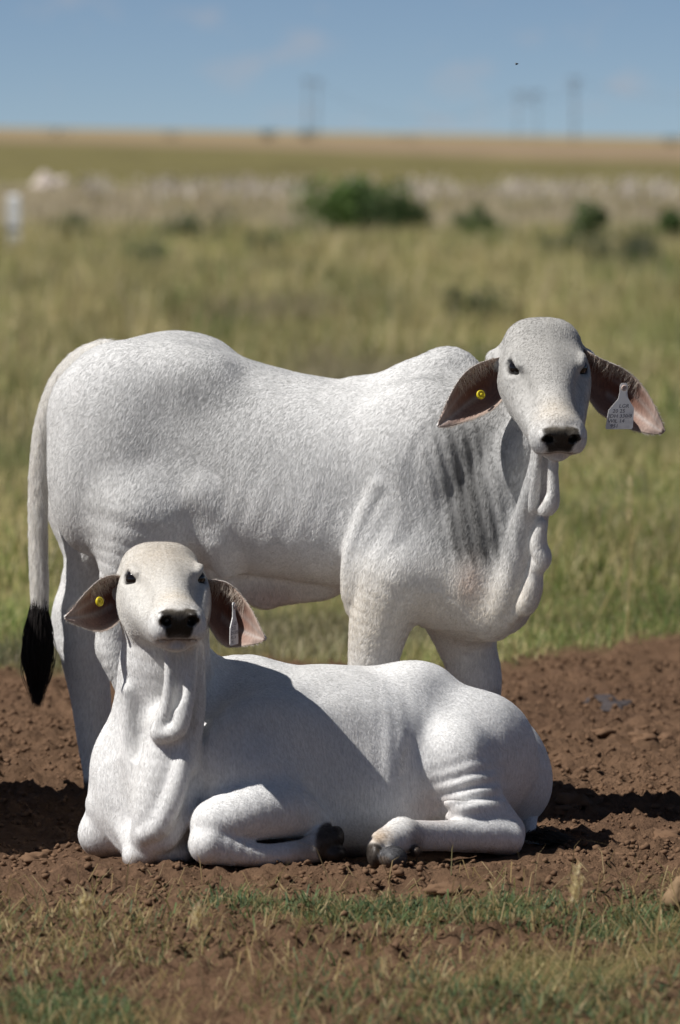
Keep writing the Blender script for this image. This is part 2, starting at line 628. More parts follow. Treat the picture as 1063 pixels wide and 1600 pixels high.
def ear(upper, lower, d_base, d_tip, cup, curl, thick=0.007, ns=26, nt=18):
    """pendulous ear: cupped sheet between its upper and lower edges, with real thickness"""
    up, lo = resample(upper, ns), resample(lower, ns)
    wid = np.linalg.norm(up - lo, axis=1)
    wid = wid / wid.max()
    V = np.zeros((ns, nt, 3))
    for i in range(ns):
        s = i / (ns - 1)
        d = d_base + (d_tip - d_base) * s
        for j in range(nt):
            t = j / (nt - 1)
            w = math.sin(math.pi * t) ** 0.8
            px = up[i, 0] * (1 - t) + lo[i, 0] * t
            py = up[i, 1] * (1 - t) + lo[i, 1] * t
            # bulge the outline at the tip so it ends round
            dep = d + (cup * w * max(0.0, math.sin(math.pi * min(1, 0.25 + s * 0.9))) ** 0.7 - curl * math.exp(-((t - 0.10) / 0.13) ** 2) * (1 - 0.7 * s)) * wid[i]
            dep += 0.006 * math.sin(9 * t + 4 * s) * w * wid[i]
            V[i, j] = P(px, py, dep)
    A = V.reshape(-1, 3)
    f = np.array([[i * nt + j, i * nt + j + 1, (i + 1) * nt + j + 1, (i + 1) * nt + j] for i in range(ns - 1) for j in range(nt - 1)])
    n = vnormals(A, f)
    if n[:, 1].mean() > 0:
        n = -n
    tt = np.tile(np.linspace(0, 1, nt), ns)
    edge = np.minimum(np.minimum(tt, 1 - tt) * 6, 1)
    B = A - n * (thick * (0.25 + 0.75 * edge))[:, None]
    m = len(A)
    F2 = f[:, ::-1] + m
    rim = []
    loop = [j for j in range(nt)] + [i * nt + nt - 1 for i in range(1, ns)] + [(ns - 1) * nt + j for j in range(nt - 2, -1, -1)] + [i * nt for i in range(ns - 2, 0, -1)]
    for a, b in zip(loop, loop[1:] + loop[:1]):
        rim.append((a, a + m, b + m, b))
    faces = np.concatenate([f, F2, np.array(rim)])
    # consistent outward winding: front faces must look along n
    fn = np.cross(A[f[0, 2]] - A[f[0, 0]], A[f[0, 3]] - A[f[0, 1]])
    if fn @ n[f[0, 0]] < 0:
        faces = faces[:, ::-1]
    inner = np.concatenate([np.ones(m), np.zeros(m)])
    ss = np.repeat(np.linspace(0, 1, ns), nt)
    ear.strands = getattr(ear, 'strands', [])
    ear.strands.append(V)
    return np.concatenate([A, B]), faces, inner, np.concatenate([ss, ss]), np.concatenate([tt, tt])


def ear_hair(parent, seed):
    """long pale hairs hanging from the upper rim inside each ear"""
    R = np.random.default_rng(seed)
    P_, C_ = [], []
    for V in ear.strands:
        ns, nt, _ = V.shape
        for k in range(300):
            i, j = R.uniform(.02, .55) * (ns - 1), R.uniform(.0, .16) * (nt - 1)
            i0, j0 = int(i), int(j)
            p = V[i0, j0] + (V[i0 + 1, j0] - V[i0, j0]) * (i - i0) + (V[i0, j0 + 1] - V[i0, j0]) * (j - j0)
            dn = unit(V[i0, min(nt - 1, j0 + 6)] - V[i0, j0]) + R.normal(0, .22, 3)
            L = R.uniform(.008, .030) * (1 if R.random() < .7 else 1.35)
            fw = np.array([0, -1, 0]) * .35
            P_.append([p + fw * .004, p + (dn * .5 + fw * .5) * L, p + (dn + fw * .35) * L])
            C_.append(np.array([.76, .68, .60]) * R.uniform(.7, 1.15))
        # silky fringe along the outer edge
        for k in range(260):
            i = R.uniform(.08, .98) * (ns - 1)
            i0 = min(int(i), ns - 2)
            j = 0 if R.random() < .5 else nt - 1
            p = V[i0, j] * (1 - i + i0) + V[i0 + 1, j] * (i - i0)
            out = unit(V[i0, j] - V[i0, nt // 2]) * .6 + unit(V[i0 + 1, j] - V[i0, j]) * .8 + R.normal(0, .2, 3)
            L = R.uniform(.004, .010)
            P_.append([p, p + out * L * .5, p + out * L])
            C_.append(np.array([.62, .56, .50]) * R.uniform(.7, 1.1))
    ear.strands = []
    P_ = np.array(P_)
    hair_curves('ear_hair', P_, np.tile(np.array([.0004, .00035, .0001]), (len(P_), 1)), np.array(C_), parent)


def bodyframe(px, d, yaw):
    """vertical mid-plane of a trunk: passes through pixel column px at distance d, heading yaw towards the camera"""
    O = P(px, 800, d)
    O[2] = 0
    A = np.array([math.cos(yaw), -math.sin(yaw), 0])
    S = np.array([-A[1], A[0], 0])          # far side positive

    def at(px, py, v=0.0):
        """pixel -> point on the plane v metres towards the camera from the mid-plane"""
        o = O - S * v
        a, b = P(px, py, 10.0), P(px, py, 20.0)
        n = S
        t = ((o - a) @ n) / ((b - a) @ n)
        return a + t * (b - a)

    def uz(px, py, v=0.0):
        p = at(px, py, v)
        return float((p - O) @ A), float(p[2])
    return O, A, S, at, uz


WHITE = np.array([0.725, 0.722, 0.712])


def blob(v, c, r, fall=1.0):
    q = ((v - np.asarray(c)) / np.asarray(r)) ** 2
    return np.exp(-q.sum(1) * fall)


def lerp(c, col, m):
    col = np.asarray(col)
    return c * (1 - m[:, None]) + (col if col.ndim == 2 else col[None]) * m[:, None]


def head_colours(c, v, H, face=(.80, .78, .745)):
    q = H.local(v)
    r, l, f = q.T
    near = (np.abs(r) < .14) & (l > -.08) & (l < .5) & (f > -.24) & (f < .1)
    n = noise3(v[:, 0] * 90, v[:, 1] * 90, v[:, 2] * 90, 3)
    fm = near * np.exp(-(((q - np.array([0, .15, -.06])) / np.array([.16, .26, .16])) ** 2).sum(1) ** 2)
    c = lerp(c, c * np.array(face), fm)  # cream tint, and face colour lowered for the weaker light it catches
    # nose leather: black pad between and below the nostrils
    hwp = .044 - .34 * np.maximum(0, -.050 - f)
    pad = sstep(.400, .408, l + .003 * n) * sstep(-.106, -.100, f) * sstep(-.028, -.034, f + .15 * np.maximum(0, np.abs(r) - .03) + .002 * n) * sstep(.004, -.003, np.abs(r) - hwp + .002 * n)
    c = lerp(c, (0.013, 0.0125, 0.013), (pad * near))
    for s in (-1, 1):
        c = lerp(c, (0.003, 0.003, 0.003), near * sstep(.30, .5, blob(q, (s * .034, .425, -.054), (.0165, .03, .0155))))  # nostril holes painted near black, their shade put into the colour
    c = lerp(c, (0.05, 0.035, 0.03), near * sstep(.40, .415, l) * sstep(-.104, -.1065, f) * sstep(-.112, -.109, f) * sstep(.045, .035, np.abs(r)))
    # upper muzzle cream, lips pinkish grey
    c = lerp(c, (0.60, 0.50, 0.36), 0.45 * near * blob(q, (0, .36, -.03), (.05, .05, .03)))
    c = lerp(c, (0.34, 0.25, 0.20), 0.6 * near * blob(q, (0, .40, -.115), (.06, .05, .014)))
    # dark lids
    for s in (-1, 1):
        e = blob(q, (s * .090, .162, -.046), (.020, .025, .0175))
        c = lerp(c, (0.03, 0.025, 0.025), near * sstep(.40, .60, e))
    return c


def ear_colours(inner, s, t, p):
    n = noise3(p[:, 0] * 60, p[:, 1] * 60, p[:, 2] * 60, 5)
    c = np.tile(WHITE * 0.92, (len(p), 1))
    ins = np.array([0.27, 0.17, 0.135])
    hollow_shade = np.array([0.17, 0.06, 0.035])  # brown ear hollow, darkened further with shade mixed into the colour
    ci = np.tile(ins, (len(p), 1)) * (1 + 0.15 * n[:, None])
    ci = lerp(ci, hollow_shade, np.exp(-((s - .38) / .25) ** 2 - ((t - .42) / .28) ** 2) * 0.85)
    ci = lerp(ci, (0.46, 0.36, 0.31), sstep(.62, .95, s) * .8)
    ci = lerp(ci, (0.50, 0.40, 0.33), np.clip(1 - np.minimum(t, 1 - t) * 9, 0, 1) * .8)
    ci = lerp(ci, (0.42, 0.40, 0.38), (np.exp(-((t - .6) / .06) ** 2) * .5 + np.exp(-((t - .28) / .05) ** 2) * .35) * (s > .3))
    return np.where(inner[:, None] > 0.5, ci, c)


def finish_body(name, parent, parts, mat):
    """join body surface and ears into ONE mesh under the animal's empty"""
    V, Fc, C, n0 = [], [], [], 0
    for v, f, c in parts:
        V.append(v)
        Fc.append(f + n0)
        C.append(c)
        n0 += len(v)
    V = np.concatenate(V) - np.array(parent.location)
    o = mesh_obj(name, V, np.concatenate(Fc), mat, parent)
    set_col(o.data, 'coat', np.concatenate(C))
    return o


# ================================================================== the standing heifer
def build_standing():
    O, A, S, at, uz = bodyframe(450, 16.30, math.radians(20))
    g = Sdf((-0.86, 15.30, -0.02), (0.66, 16.98, 1.30), VOX)
    # trunk: (px, top row, bottom row, half width, exponent)
    tr = [(92, 640, 700, .05, 2.0), (104, 590, 770, .10, 2.1), (130, 557, 830, .15, 2.2), (165, 541, 850, .185, 2.3), (205, 530, 865, .205, 2.35),
          (250, 527, 875, .21, 2.4), (295, 534, 882, .205, 2.4), (345, 549, 890, .205, 2.3), (400, 566, 898, .215, 2.2),
          (460, 583, 906, .222, 2.2), (520, 593, 916, .222, 2.2), (580, 596, 928, .21, 2.2), (640, 594, 944, .195, 2.2),
          (700, 598, 958, .17, 2.2), (745, 618, 962, .14, 2.1), (780, 660, 950, .105, 2.0), (805, 720, 925, .06, 2.0)]
    st = []
    for px, yt, yb, hw, n in tr:
        u, zt = uz(px, yt)
        _, zb = uz(px, yb)
        st.append((u, zb, zt, hw, 0.0, n))
    g.loft(O, A, st, .02)
    M = np.stack([A, S, [0, 0, 1]])
    # hook bone and pin bone
    g.ell(at(290, 585, .115), (.09, .042, .045), M, .12)
    g.ell(at(290, 565, -.115), (.09, .042, .045), M, .12)
    g.ell(at(112, 640, .07), (.05, .05, .07), M, .06)
    g.ell(at(112, 640, -.07), (.05, .05, .07), M, .06)
    # hump
    g.tube([at(640, 590, 0), at(685, 577, 0), at(715, 578, 0), at(742, 605, 0)], [.03, .052, .052, .04], .06, squash=(S, 1.15))
    g.tube([at(560, 612, 0), at(640, 598, 0)], [.025, .035], .05)
    # thighs
    for v, dx in ((.115, 0), (-.125, -14)):
        g.ell(at(178 + dx, 690, v), (.165, .095, .235), M, .07)
        g.ell(at(140 + dx, 760, v), (.10, .08, .17), M, .06)
        g.ell(at(270 + dx * 1.5, 790, v + math.copysign(.03, v)), (.085, .06, .10), M, .07)
    # near hind leg
    v = .135
    g.tube([at(222, 800, v), at(205, 880, v), at(190, 960, v - .02)], [.115, .08, .058], .06)
    g.tube([at(190, 960, v - .02), at(186, 1015, v - .02), at(205, 1075, v - .02), at(222, 1170, v - .02), at(228, 1225, v - .02)], [.056, .054, .040, .034, .037], .03)
    g.tube([at(176, 960, v - .02), at(170, 1010, v - .02)], [.022, .026], .03)
    g.tube([at(228, 1225, v - .02), at(238, 1262, v - .02)], [.037, .045], .02)
    g.ell(at(244, 1285, v - .02), (.06, .05, .035), M, .015)
    # far hind leg, set back
    v = -.12
    g.tube([at(165, 790, v), at(140, 880, v), at(126, 960, v)], [.105, .066, .056], .05)
    g.tube([at(126, 955, v), at(130, 1010, v), at(142, 1090, v), at(150, 1170, v), at(160, 1225, v)], [.060, .062, .052, .044, .042], .03)
    g.tube([at(112, 900, v), at(97, 965, v), at(101, 1000, v)], [.014, .022, .024], .03)
    g.tube([at(160, 1225, v), at(170, 1255, v)], [.042, .048], .02)
    g.ell(at(178, 1268, v), (.06, .05, .035), M, .015)
    # skin fold of the flank, navel flap
    g.tube([at(322, 770, .17), at(340, 840, .15), at(352, 890, .10)], [.035, .030, .02], .05)
    g.tube([at(352, 880, 0), at(405, 925, 0), at(440, 920, 0), at(500, 905, 0)], [.05, .040, .042, .05], .06, squash=(S, 2.2))
    g.ell(at(302, 838, .245), (.055, .035, .05), M, .05, True)
    # shoulder blade, upper arm, elbow
    g.ell(at(660, 730, .135), (.13, .055, .21), M, .09)
    g.ell(at(660, 720, -.135), (.13, .055, .21), M, .09)
    g.ell(at(640, 860, .15), (.125, .07, .12), M, .08)
    g.ell(at(690, 880, -.14), (.12, .07, .12), M, .08)
    # near foreleg
    v = .15
    g.tube([at(620, 900, v), at(598, 960, v), at(585, 1020, v), at(580, 1080, v)], [.10, .082, .066, .056], .05)
    g.tube([at(580, 1080, v), at(578, 1110, v), at(584, 1190, v), at(590, 1235, v), at(598, 1265, v)], [.054, .052, .035, .039, .045], .03)
    g.ell(at(604, 1290, v), (.06, .05, .035), M, .015)
    # far foreleg, stepping forward
    v = -.10
    g.tube([at(705, 930, v), at(725, 990, v), at(742, 1050, v)], [.095, .080, .060], .06)
    g.tube([at(742, 1050, v), at(749, 1090, v), at(752, 1180, v), at(758, 1220, v), at(766, 1250, v)], [.058, .055, .035, .038, .045], .03)
    g.ell(at(773, 1272, v), (.06, .05, .035), M, .015)
    # elbow folds of skin behind the near foreleg
    g.tube([at(590, 760, .205), at(566, 820, .21), at(548, 870, .20), at(545, 920, .19), at(548, 948, .18)], [.014, .018, .020, .020, .014], .022)
    g.tube([at(604, 790, .205), at(578, 840, .21), at(562, 890, .20), at(553, 930, .19)], [.010, .014, .016, .012], .02)
    # brisket
    g.ell(at(725, 925, 0), (.13, .13, .115), M, .07)
    g.ell(at(770, 895, .0), (.095, .105, .14), M, .09)
    # neck, turned towards the camera
    nk = [P(690, 720, 16.12), P(745, 690, 16.06), P(795, 640, 16.02), P(835, 585, 15.97)]
    g.tube(nk, [.185, .140, .105, .082], .07)
    g.tube([P(770, 800, 16.0), P(815, 720, 15.92), P(842, 660, 15.88)], [.085, .066, .052], .06)
    g.ell(P(752, 880, 16.03), (.10, .09, .14), None, .10)
    g.ell(P(775, 850, 16.00), (.07, .08, .12), None, .09)
    # dewlap: hanging sheet from throat to brisket
    DS = unit([0.80, 0.60, 0])
    dl = [P(852, 690, 15.74), P(848, 740, 15.76), P(832, 800, 15.84), P(822, 860, 15.88), P(810, 915, 15.92), P(792, 955, 15.96), P(770, 975, 16.02)]
    g.tube(dl, [.036, .044, .048, .052, .050, .040, .03], .065, squash=(np.array([-0.6, 0.8, 0]), 1.7))
    g.tube([P(795, 780, 15.98), P(795, 850, 16.0), P(780, 905, 16.03), P(765, 940, 16.06)], [.06, .06, .055, .045], .09)
    # folds of the dewlap
    for pts, r, kk in (
            ([(864, 720, 15.66), (864, 755, 15.68), (862, 785, 15.70), (852, 799, 15.73)], [.011, .015, .019, .017], .008),
            ([(842, 712, 15.68), (838, 750, 15.71), (834, 790, 15.75), (838, 800, 15.76)], [.009, .012, .014, .013], .009),
            ([(846, 818, 15.81), (842, 850, 15.83), (846, 872, 15.84), (838, 890, 15.86)], [.014, .021, .025, .017], .009),
            ([(838, 890, 15.86), (832, 920, 15.88), (822, 945, 15.90), (812, 952, 15.92)], [.017, .025, .025, .013], .009),
            ([(806, 958, 15.92), (801, 966, 15.93)], [.014, .010], .008),
            ([(800, 962, 15.94), (786, 975, 15.97), (770, 984, 16.02)], [.014, .018, .014], .02)):
        g.tube([P(*q) for q in pts], r, kk)
    # grooves between them
    for pts, r in (
            ([(880, 814, 15.72), (850, 813, 15.73), (826, 808, 15.77)], .012),
            ([(862, 884, 15.80), (842, 890, 15.81), (826, 870, 15.83)], .006),
            ([(852, 725, 15.645), (851, 745, 15.66), (850, 770, 15.685)], .008)):
        g.tube([P(*q) for q in pts], [r] * len(pts), .015, True)
    H = Head(P(847, 487, 15.84), math.radians(37), math.radians(7), k=1.0)
    H.build(g)
    # ear roots
    for q in (-1, 1):
        g.tube([H(q * .070, .050, -.105), H(q * .112, .055, -.105)], [.036, .024], .03)
    v, f = g.mesh()
    n = vnormals(v, f)
    px, py = pix(v)
    # upright wrinkles on the side of the neck, ribs, fine folds behind the elbow
    d = np.zeros(len(v))
    side = sstep(-.2, .4, -n[:, 1])
    nz = noise3(v[:, 0] * 9, v[:, 1] * 9, v[:, 2] * 3, 11)
    sl = px - .17 * (py - 760)
    ph = sl * 0.31 + nz * 1.5
    wr = np.exp(-((sl - 737) / 48) ** 2 - ((py - 765) / 100) ** 4) * side
    d += wr * (0.0042 + .002 * nz) * np.sin(ph)
    wr = np.exp(-((px - 420) / 130) ** 2 - ((py - 800) / 70) ** 2) * side
    d += wr * 0.0006 * np.sin(px * 0.16 + 0.08 * py + nz * 2)
    d += 0.0016 * noise3(v[:, 0] * 16, v[:, 1] * 16, v[:, 2] * 9, 21) * sstep(.35, .5, v[:, 2])
    v = v + n * d[:, None]
    # --- markings
    c = np.tile(WHITE, (len(v), 1))
    n1 = noise3(v[:, 0] * 5, v[:, 1] * 5, v[:, 2] * 4, 31)
    n2 = noise3(v[:, 0] * 55, v[:, 1] * 55, v[:, 2] * 13, 32)
    GREY = np.array([0.30, 0.30, 0.295])
    up = sstep(.55, .8, v[:, 2])
    c = lerp(c, GREY, np.clip(.40 * up * blob(v, at(215, 680, .2), (.28, .5, .26)) + .05 * n1 * up, 0, 1))
    c = lerp(c, GREY, .48 * blob(v, at(335, 630, .2), (.20, .5, .18)))
    c = lerp(c, GREY, np.clip(.22 * up * blob(v, at(500, 700, .2), (.3, .5, .2)), 0, 1))
    dk = .55 * blob(v, at(716, 690, .18), (.075, .3, .09)) + .75 * blob(v, at(733, 780, .18), (.075, .3, .09)) + .9 * blob(v, at(744, 845, .18), (.085, .3, .065))
    dk = np.clip(dk, 0, 1) * sstep(at(744, 915, .18)[2], at(744, 875, .18)[2], v[:, 2] + .012 * n2 + .02 * n1)
    st_ = np.clip(.55 + .6 * np.sin(ph - 1.2) + .5 * n2, 0, 1)
    c = lerp(c, GREY * .95, .55 * blob(v, at(775, 730, .12), (.12, .4, .17)))
    dw = np.maximum.reduce([blob(v, P(858, 770, 15.70), (.035, .06, .09)), blob(v, P(838, 860, 15.82), (.04, .08, .09)), blob(v, P(818, 930, 15.90), (.045, .08, .06))])
    c = lerp(c, WHITE * np.array([1.05, 1.03, 1.0]), .85 * dw)
    c = lerp(c, GREY, .45 * blob(v, at(770, 690, .1), (.12, .4, .16)))
    c = lerp(c, GREY, .62 * blob(v, at(705, 585, .0), (.11, .2, .08)))
    c = lerp(c, GREY, .30 * blob(v, at(640, 780, .2), (.16, .3, .18)))
    c = lerp(c, GREY * 1.15, .62 * blob(v, H(0, .09, 0), (.15, .15, .12)))
    c = lerp(c, GREY * 1.15, .40 * blob(v, H(0, .2, -.05), (.15, .15, .12)))
    c = lerp(c, (0.075, 0.074, 0.072), np.clip(1.2 * dk * (0.74 + .26 * st_), 0, .88))
    c = lerp(c, (0.60, 0.53, 0.42), .5 * sstep(.72, .52, v[:, 2]) * sstep(.30, .5, v[:, 2]) * sstep(-.35, -.1, v[:, 0]))
    c = lerp(c, (0.55, 0.38, 0.28), .5 * blob(v, at(735, 905, .1), (.03, .3, .05)))
    c = lerp(c, (0.45, 0.32, 0.27), .7 * blob(v, at(420, 935, 0), (.09, .3, .035)))
    c = lerp(c, (0.10, 0.09, 0.08), sstep(.055, .04, v[:, 2]))
    c = lerp(c, (0.10, 0.085, 0.07), .8 * blob(v, at(775, 1095, -.1), (.018, .1, .03)))
    c = c * (1 + 0.05 * n2[:, None])
    c = head_colours(c, v, H)
    root = empty('zebu_heifer', (O[0], O[1], 0))
    tag(root, 'standing pale grey zebu heifer with humped shoulders, black tail tip and turned head', 'cow', 'zebu heifers')
    # --- ears
    e1 = ear([(790, 556, 0), (765, 562, 0), (742, 570, 0), (722, 586, 0), (706, 612, 0), (693, 640, 0), (685, 658, 0), (684, 664, 0)],
             [(792, 612, 0), (782, 630, 0), (768, 642, 0), (745, 653, 0), (722, 661, 0), (704, 667, 0), (692, 669, 0), (686, 668, 0)], 15.83, 15.78, .055, .018)
    e2 = ear([(912, 545, 0), (940, 562, 0), (968, 572, 0), (994, 590, 0), (1014, 616, 0), (1029, 645, 0), (1038, 664, 0), (1039, 672, 0)],
             [(914, 606, 0), (922, 626, 0), (934, 643, 0), (952, 655, 0), (975, 667, 0), (1000, 675, 0), (1020, 680, 0), (1035, 678, 0)], 15.83, 15.79, .055, .018)
    parts = [(v, f, c)]
    for e in (e1, e2):
        parts.append((e[0], e[1], ear_colours(*e[2:], e[0])))
    finish_body('body', root, parts, COAT)
    H.eyes(root)
    def flow(p):
        near_head = np.exp(-((H.local(p) - np.array([0, .15, -.08])) ** 2).sum(1) / .03)[:, None]
        body = -A * .55 + np.array([0, 0, -.8])
        return body * (1 - near_head) + near_head * (H.L * .6 + H.R * np.sign(H.local(p)[:, :1]) * .5)
    coat_hair(root, v, f, c, flow, 260000, seed=2, lscale=H.hair_scale)
    ear_hair(root, 12)
    # --- tail: white rope of hair and the black switch
    tp = [at(165, 548), at(128, 566), at(98, 598), at(78, 640), at(66, 690), at(60, 760), at(60, 850), at(62, 930), at(62, 965)]
    g = Sdf(np.min(tp, 0) - .08, np.max(tp, 0) + .08, .004)
    g.tube(tp, [.030, .032, .030, .026, .0235, .0225, .022, .0205, .016], .01)
    tv, tf = g.mesh()
    t = mesh_obj('tail', tv - np.array(root.location), tf, COAT, root)
    tc = np.tile(WHITE * np.array([1, .98, .95]), (len(tv), 1))
    tc = lerp(tc, (.02, .018, .018), sstep(.46, .42, tv[:, 2] + .012 * noise3(tv[:, 0] * 80, tv[:, 1] * 80, tv[:, 2] * 30, 9)))
    set_col(t.data, 'coat', tc)
    th = coat_hair(root, tv, tf, tc, lambda p: np.tile(np.array([0, 0, -1.0]), (len(p), 1)), 14000, length=.022, lift=.25, seed=5)
    th.name = 'tail_hair'
    # the switch: long dark strands
    R = np.random.default_rng(8)
    n = 1500
    a = R.random(n) * 2 * math.pi
    q = np.sqrt(R.random(n))
    z0 = R.random(n) * .75
    base = np.array(tp[7])[None] * (1 - z0)[:, None] + np.array(at(59, 1030))[None] * z0[:, None]
    prof = .018 + .010 * np.sin(math.pi * np.clip(z0 * 1.1, 0, 1))
    off = np.stack([np.cos(a), np.sin(a), 0 * a], 1) * (q * prof)[:, None]
    end = np.array(at(58, 1100))[None] + np.stack([R.normal(0, .007, n), R.normal(0, .007, n), .08 * R.random(n) ** .7 - .01], 1)
    K = 6
    S_ = np.linspace(0, 1, K)[None, :, None]
    pts = (base + off)[:, None] * (1 - S_) + end[:, None] * S_ + off[:, None] * .9 * np.sin(math.pi * S_) + R.normal(0, .0015, (n, K, 3))
    cols = np.tile(np.array([.026, .022, .021]), (n, 1)) * (.6 + .8 * R.random((n, 1)))
    hair_curves('tail_switch', pts, np.tile(np.array([.0011, .0011, .001, .0009, .0007, .0003]), (n, 1)), cols, root)
    return root, H, at


standing, SH, sat = build_standing()
# ================================================================== the resting heifer
def build_lying():
    O, A_, S_, at, uz = bodyframe(520, 15.45, math.radians(-38))    # heading of the axis towards the rump: away from camera
    A, S = A_, S_
    g = Sdf((-0.75, 14.72, -0.02), (0.62, 16.15, 0.86), VOX)
    M = np.stack([A, S, [0, 0, 1]])
    tr = [(215, 1200, .10), (250, 1130, .13), (300, 1085, .15), (345, 1062, .165), (400, 1048, .20), (460, 1041, .245), (520, 1039, .265), (580, 1042, .26),
          (640, 1047, .245), (700, 1074, .23), (750, 1106, .205), (790, 1142, .165), (815, 1180, .11), (828, 1215, .05)]
    st = []
    for px, yt, hw in tr:
        u, zt = uz(px, yt)
        st.append((u, .015 if px < 800 else .06, zt, hw, 0.0, 2.2))
    g.loft(O, A, st, .02)
    # hook bones, rump
    g.ell(at(650, 1075, .10), (.09, .07, .06), M, .07)
    g.ell(at(790, 1200, .06), (.09, .10, .13), M, .06)
    # near thigh and stifle
    g.ell(at(748, 1178, .19), (.150, .115, .150), M, .07)
    g.ell(at(704, 1205, .25), (.065, .065, .10), M, .07)
    g.tube([at(712, 1190, .26), at(740, 1262, .30), at(785, 1300, .33)], [.08, .078, .055], .05)
    # hock, cannon, fetlock, hoof of the near hind leg
    hk = P(792, 1312, gd(1335))
    ft = P(628, 1305, 15.08)
    g.tube([hk, P(760, 1306, 15.30), P(690, 1306, 15.20), ft], [.040, .042, .036, .036], .03)
    g.tube([ft, P(600, 1320, 15.03)], [.040, .036], .02)
    g.ell(P(587, 1333, 15.0), (.020, .05, .034), None, .012)
    g.ell(P(614, 1340, 14.965), (.033, .045, .027), None, .008)
    g.ell(P(650, 1330, 15.05), (.012, .014, .012), None, .01)
    # belly bulging between the legs
    g.ell(at(560, 1250, .15), (.20, .14, .14), M, .08)
    # shoulder and near foreleg folded
    g.ell(at(405, 1170, .165), (.15, .045, .12), M, .10)
    el = P(480, 1290, 15.22)
    kn = P(330, 1295, 15.02)
    g.tube([at(390, 1215, .17), P(440, 1240, 15.22), el], [.072, .078, .055], .07)
    g.tube([P(496, 1290, 15.14), P(450, 1268, 15.10), P(390, 1270, 15.05), P(335, 1288, 15.02)], [.034, .062, .068, .058], .03)
    g.tube([P(328, 1318, 15.0), P(400, 1336, 15.02), P(465, 1332, 15.06), P(490, 1326, 15.08)], [.050, .029, .028, .034], .010)
    g.ell(P(505, 1314, 15.09), (.030, .045, .034), None, .012)
    g.ell(P(524, 1308, 15.10), (.020, .04, .026), None, .012)
    g.ell(P(522, 1332, 15.09), (.028, .045, .020), None, .008)
    g.tube([P(365, 1242, 15.12), P(425, 1240, 15.14)], [.055, .062], .05)
    g.tube([P(385, 1318, 14.99), P(430, 1316, 15.02), P(485, 1308, 15.05)], [.002, .0025, .002], .008, True)
    # other foreleg: knee at the left
    k2 = P(160, 1302, 15.30)
    g.tube([P(225, 1220, 15.40), P(175, 1282, 15.31), k2], [.095, .058, .052], .025)
    g.tube([k2, P(230, 1330, 15.32)], [.046, .03], .03)
    # chest and brisket on the ground
    g.tube([P(225, 1200, 15.28), P(240, 1270, 15.24), P(254, 1312, 15.18)], [.120, .105, .07], .05)
    g.tube([P(235, 1325, 15.14), P(280, 1338, 15.12)], [.04, .03], .04)
    # neck
    nk = [P(262, 960, 15.14), P(258, 1030, 15.17), P(252, 1100, 15.22), P(240, 1180, 15.26), P(232, 1240, 15.28)]
    g.tube(nk, [.095, .106, .112, .125, .135], .05)
    g.tube([P(300, 1050, 15.30), P(330, 1080, 15.34), P(380, 1090, 15.40)], [.07, .08, .10], .07)
    # dewlap and its folds
    g.tube([P(283, 1000, 15.01), P(280, 1070, 15.02), P(268, 1132, 15.03)], [.030, .036, .036], .04)
    g.tube([P(258, 1140, 15.08), P(256, 1200, 15.065), P(244, 1265, 15.065), P(236, 1300, 15.08)], [.045, .056, .054, .045], .05)
    for pts, r, kk in (
            ([(262, 1000, 14.98), (264, 1050, 14.98), (262, 1100, 14.99), (248, 1142, 15.01)], [.008, .011, .013, .016], .015),
            ([(302, 1010, 14.98), (298, 1060, 14.98), (288, 1110, 14.98), (278, 1140, 14.985), (248, 1149, 15.01)], [.010, .014, .018, .018, .015], .015),
            ([(311, 1010, 15.01), (311, 1080, 15.02), (306, 1140, 15.03), (296, 1195, 15.035)], [.012, .016, .018, .016], .016),
            ([(294, 1150, 15.03), (284, 1200, 15.02), (270, 1250, 15.015), (250, 1290, 15.025), (226, 1305, 15.04)], [.015, .022, .026, .026, .018], .016),
            ([(312, 1160, 15.15), (302, 1220, 15.08), (288, 1270, 15.055), (266, 1312, 15.05), (244, 1320, 15.06)], [.014, .018, .021, .021, .015], .016),
            ([(200, 1080, 15.12), (204, 1180, 15.14), (224, 1260, 15.12)], [.012, .014, .012], .03),
            ([(150, 1256, 15.26), (186, 1278, 15.20), (208, 1315, 15.14), (214, 1345, 15.12)], [.014, .020, .024, .024], .03),
            ([(206, 1338, 15.12), (240, 1330, 15.09), (285, 1336, 15.09)], [.018, .020, .018], .02)):
        g.tube([P(*q) for q in pts], r, kk)
    g.tube([P(280, 1020, 14.955), P(281, 1070, 14.97), P(279, 1100, 14.985)], [.008, .010, .007], .012, True)
    # skin rolls at the stifle
    for i, (pts, r) in enumerate((
            ([(690, 1255, 0), (730, 1262, 0), (775, 1262, 0)], .014),
            ([(700, 1275, 0), (735, 1272, 0), (785, 1275, 0)], .013))):
        g.tube([at(a, b, q) for (a, b, _), q in zip(pts, (.345, .375, .36))], [r * .7, r, r * .6], .025)
    # flank crease in front of the thigh
    g.tube([at(655, 1150, .285), at(650, 1210, .30), at(668, 1262, .31)], [.012, .030, .036], .03, True)
    H = Head(P(247, 840, 15.20), math.radians(16.5), math.radians(9), k=.97)
    H.build(g)
    for q in (-1, 1):
        g.tube([H(q * .070, .05, -.105), H(q * .108, .055, -.115)], [.036, .024], .03)
    v, f = g.mesh()
    keep = v[:, 2] < 0.0
    v[keep, 2] = 0.0
    n = vnormals(v, f)
    px, py = pix(v)
    d = np.zeros(len(v))
    side = sstep(-.2, .4, -n[:, 1])
    nz = noise3(v[:, 0] * 9, v[:, 1] * 9, v[:, 2] * 4, 41)
    wr = np.exp(-((px - 345) / 40) ** 2 - ((py - 1150) / 60) ** 2) * side
    d += wr * .0016 * np.sin(px * .30 + .02 * py + nz * 1.5)
    wr = np.exp(-((px - 620) / 30) ** 2 - ((py - 1170) / 70) ** 2) * side
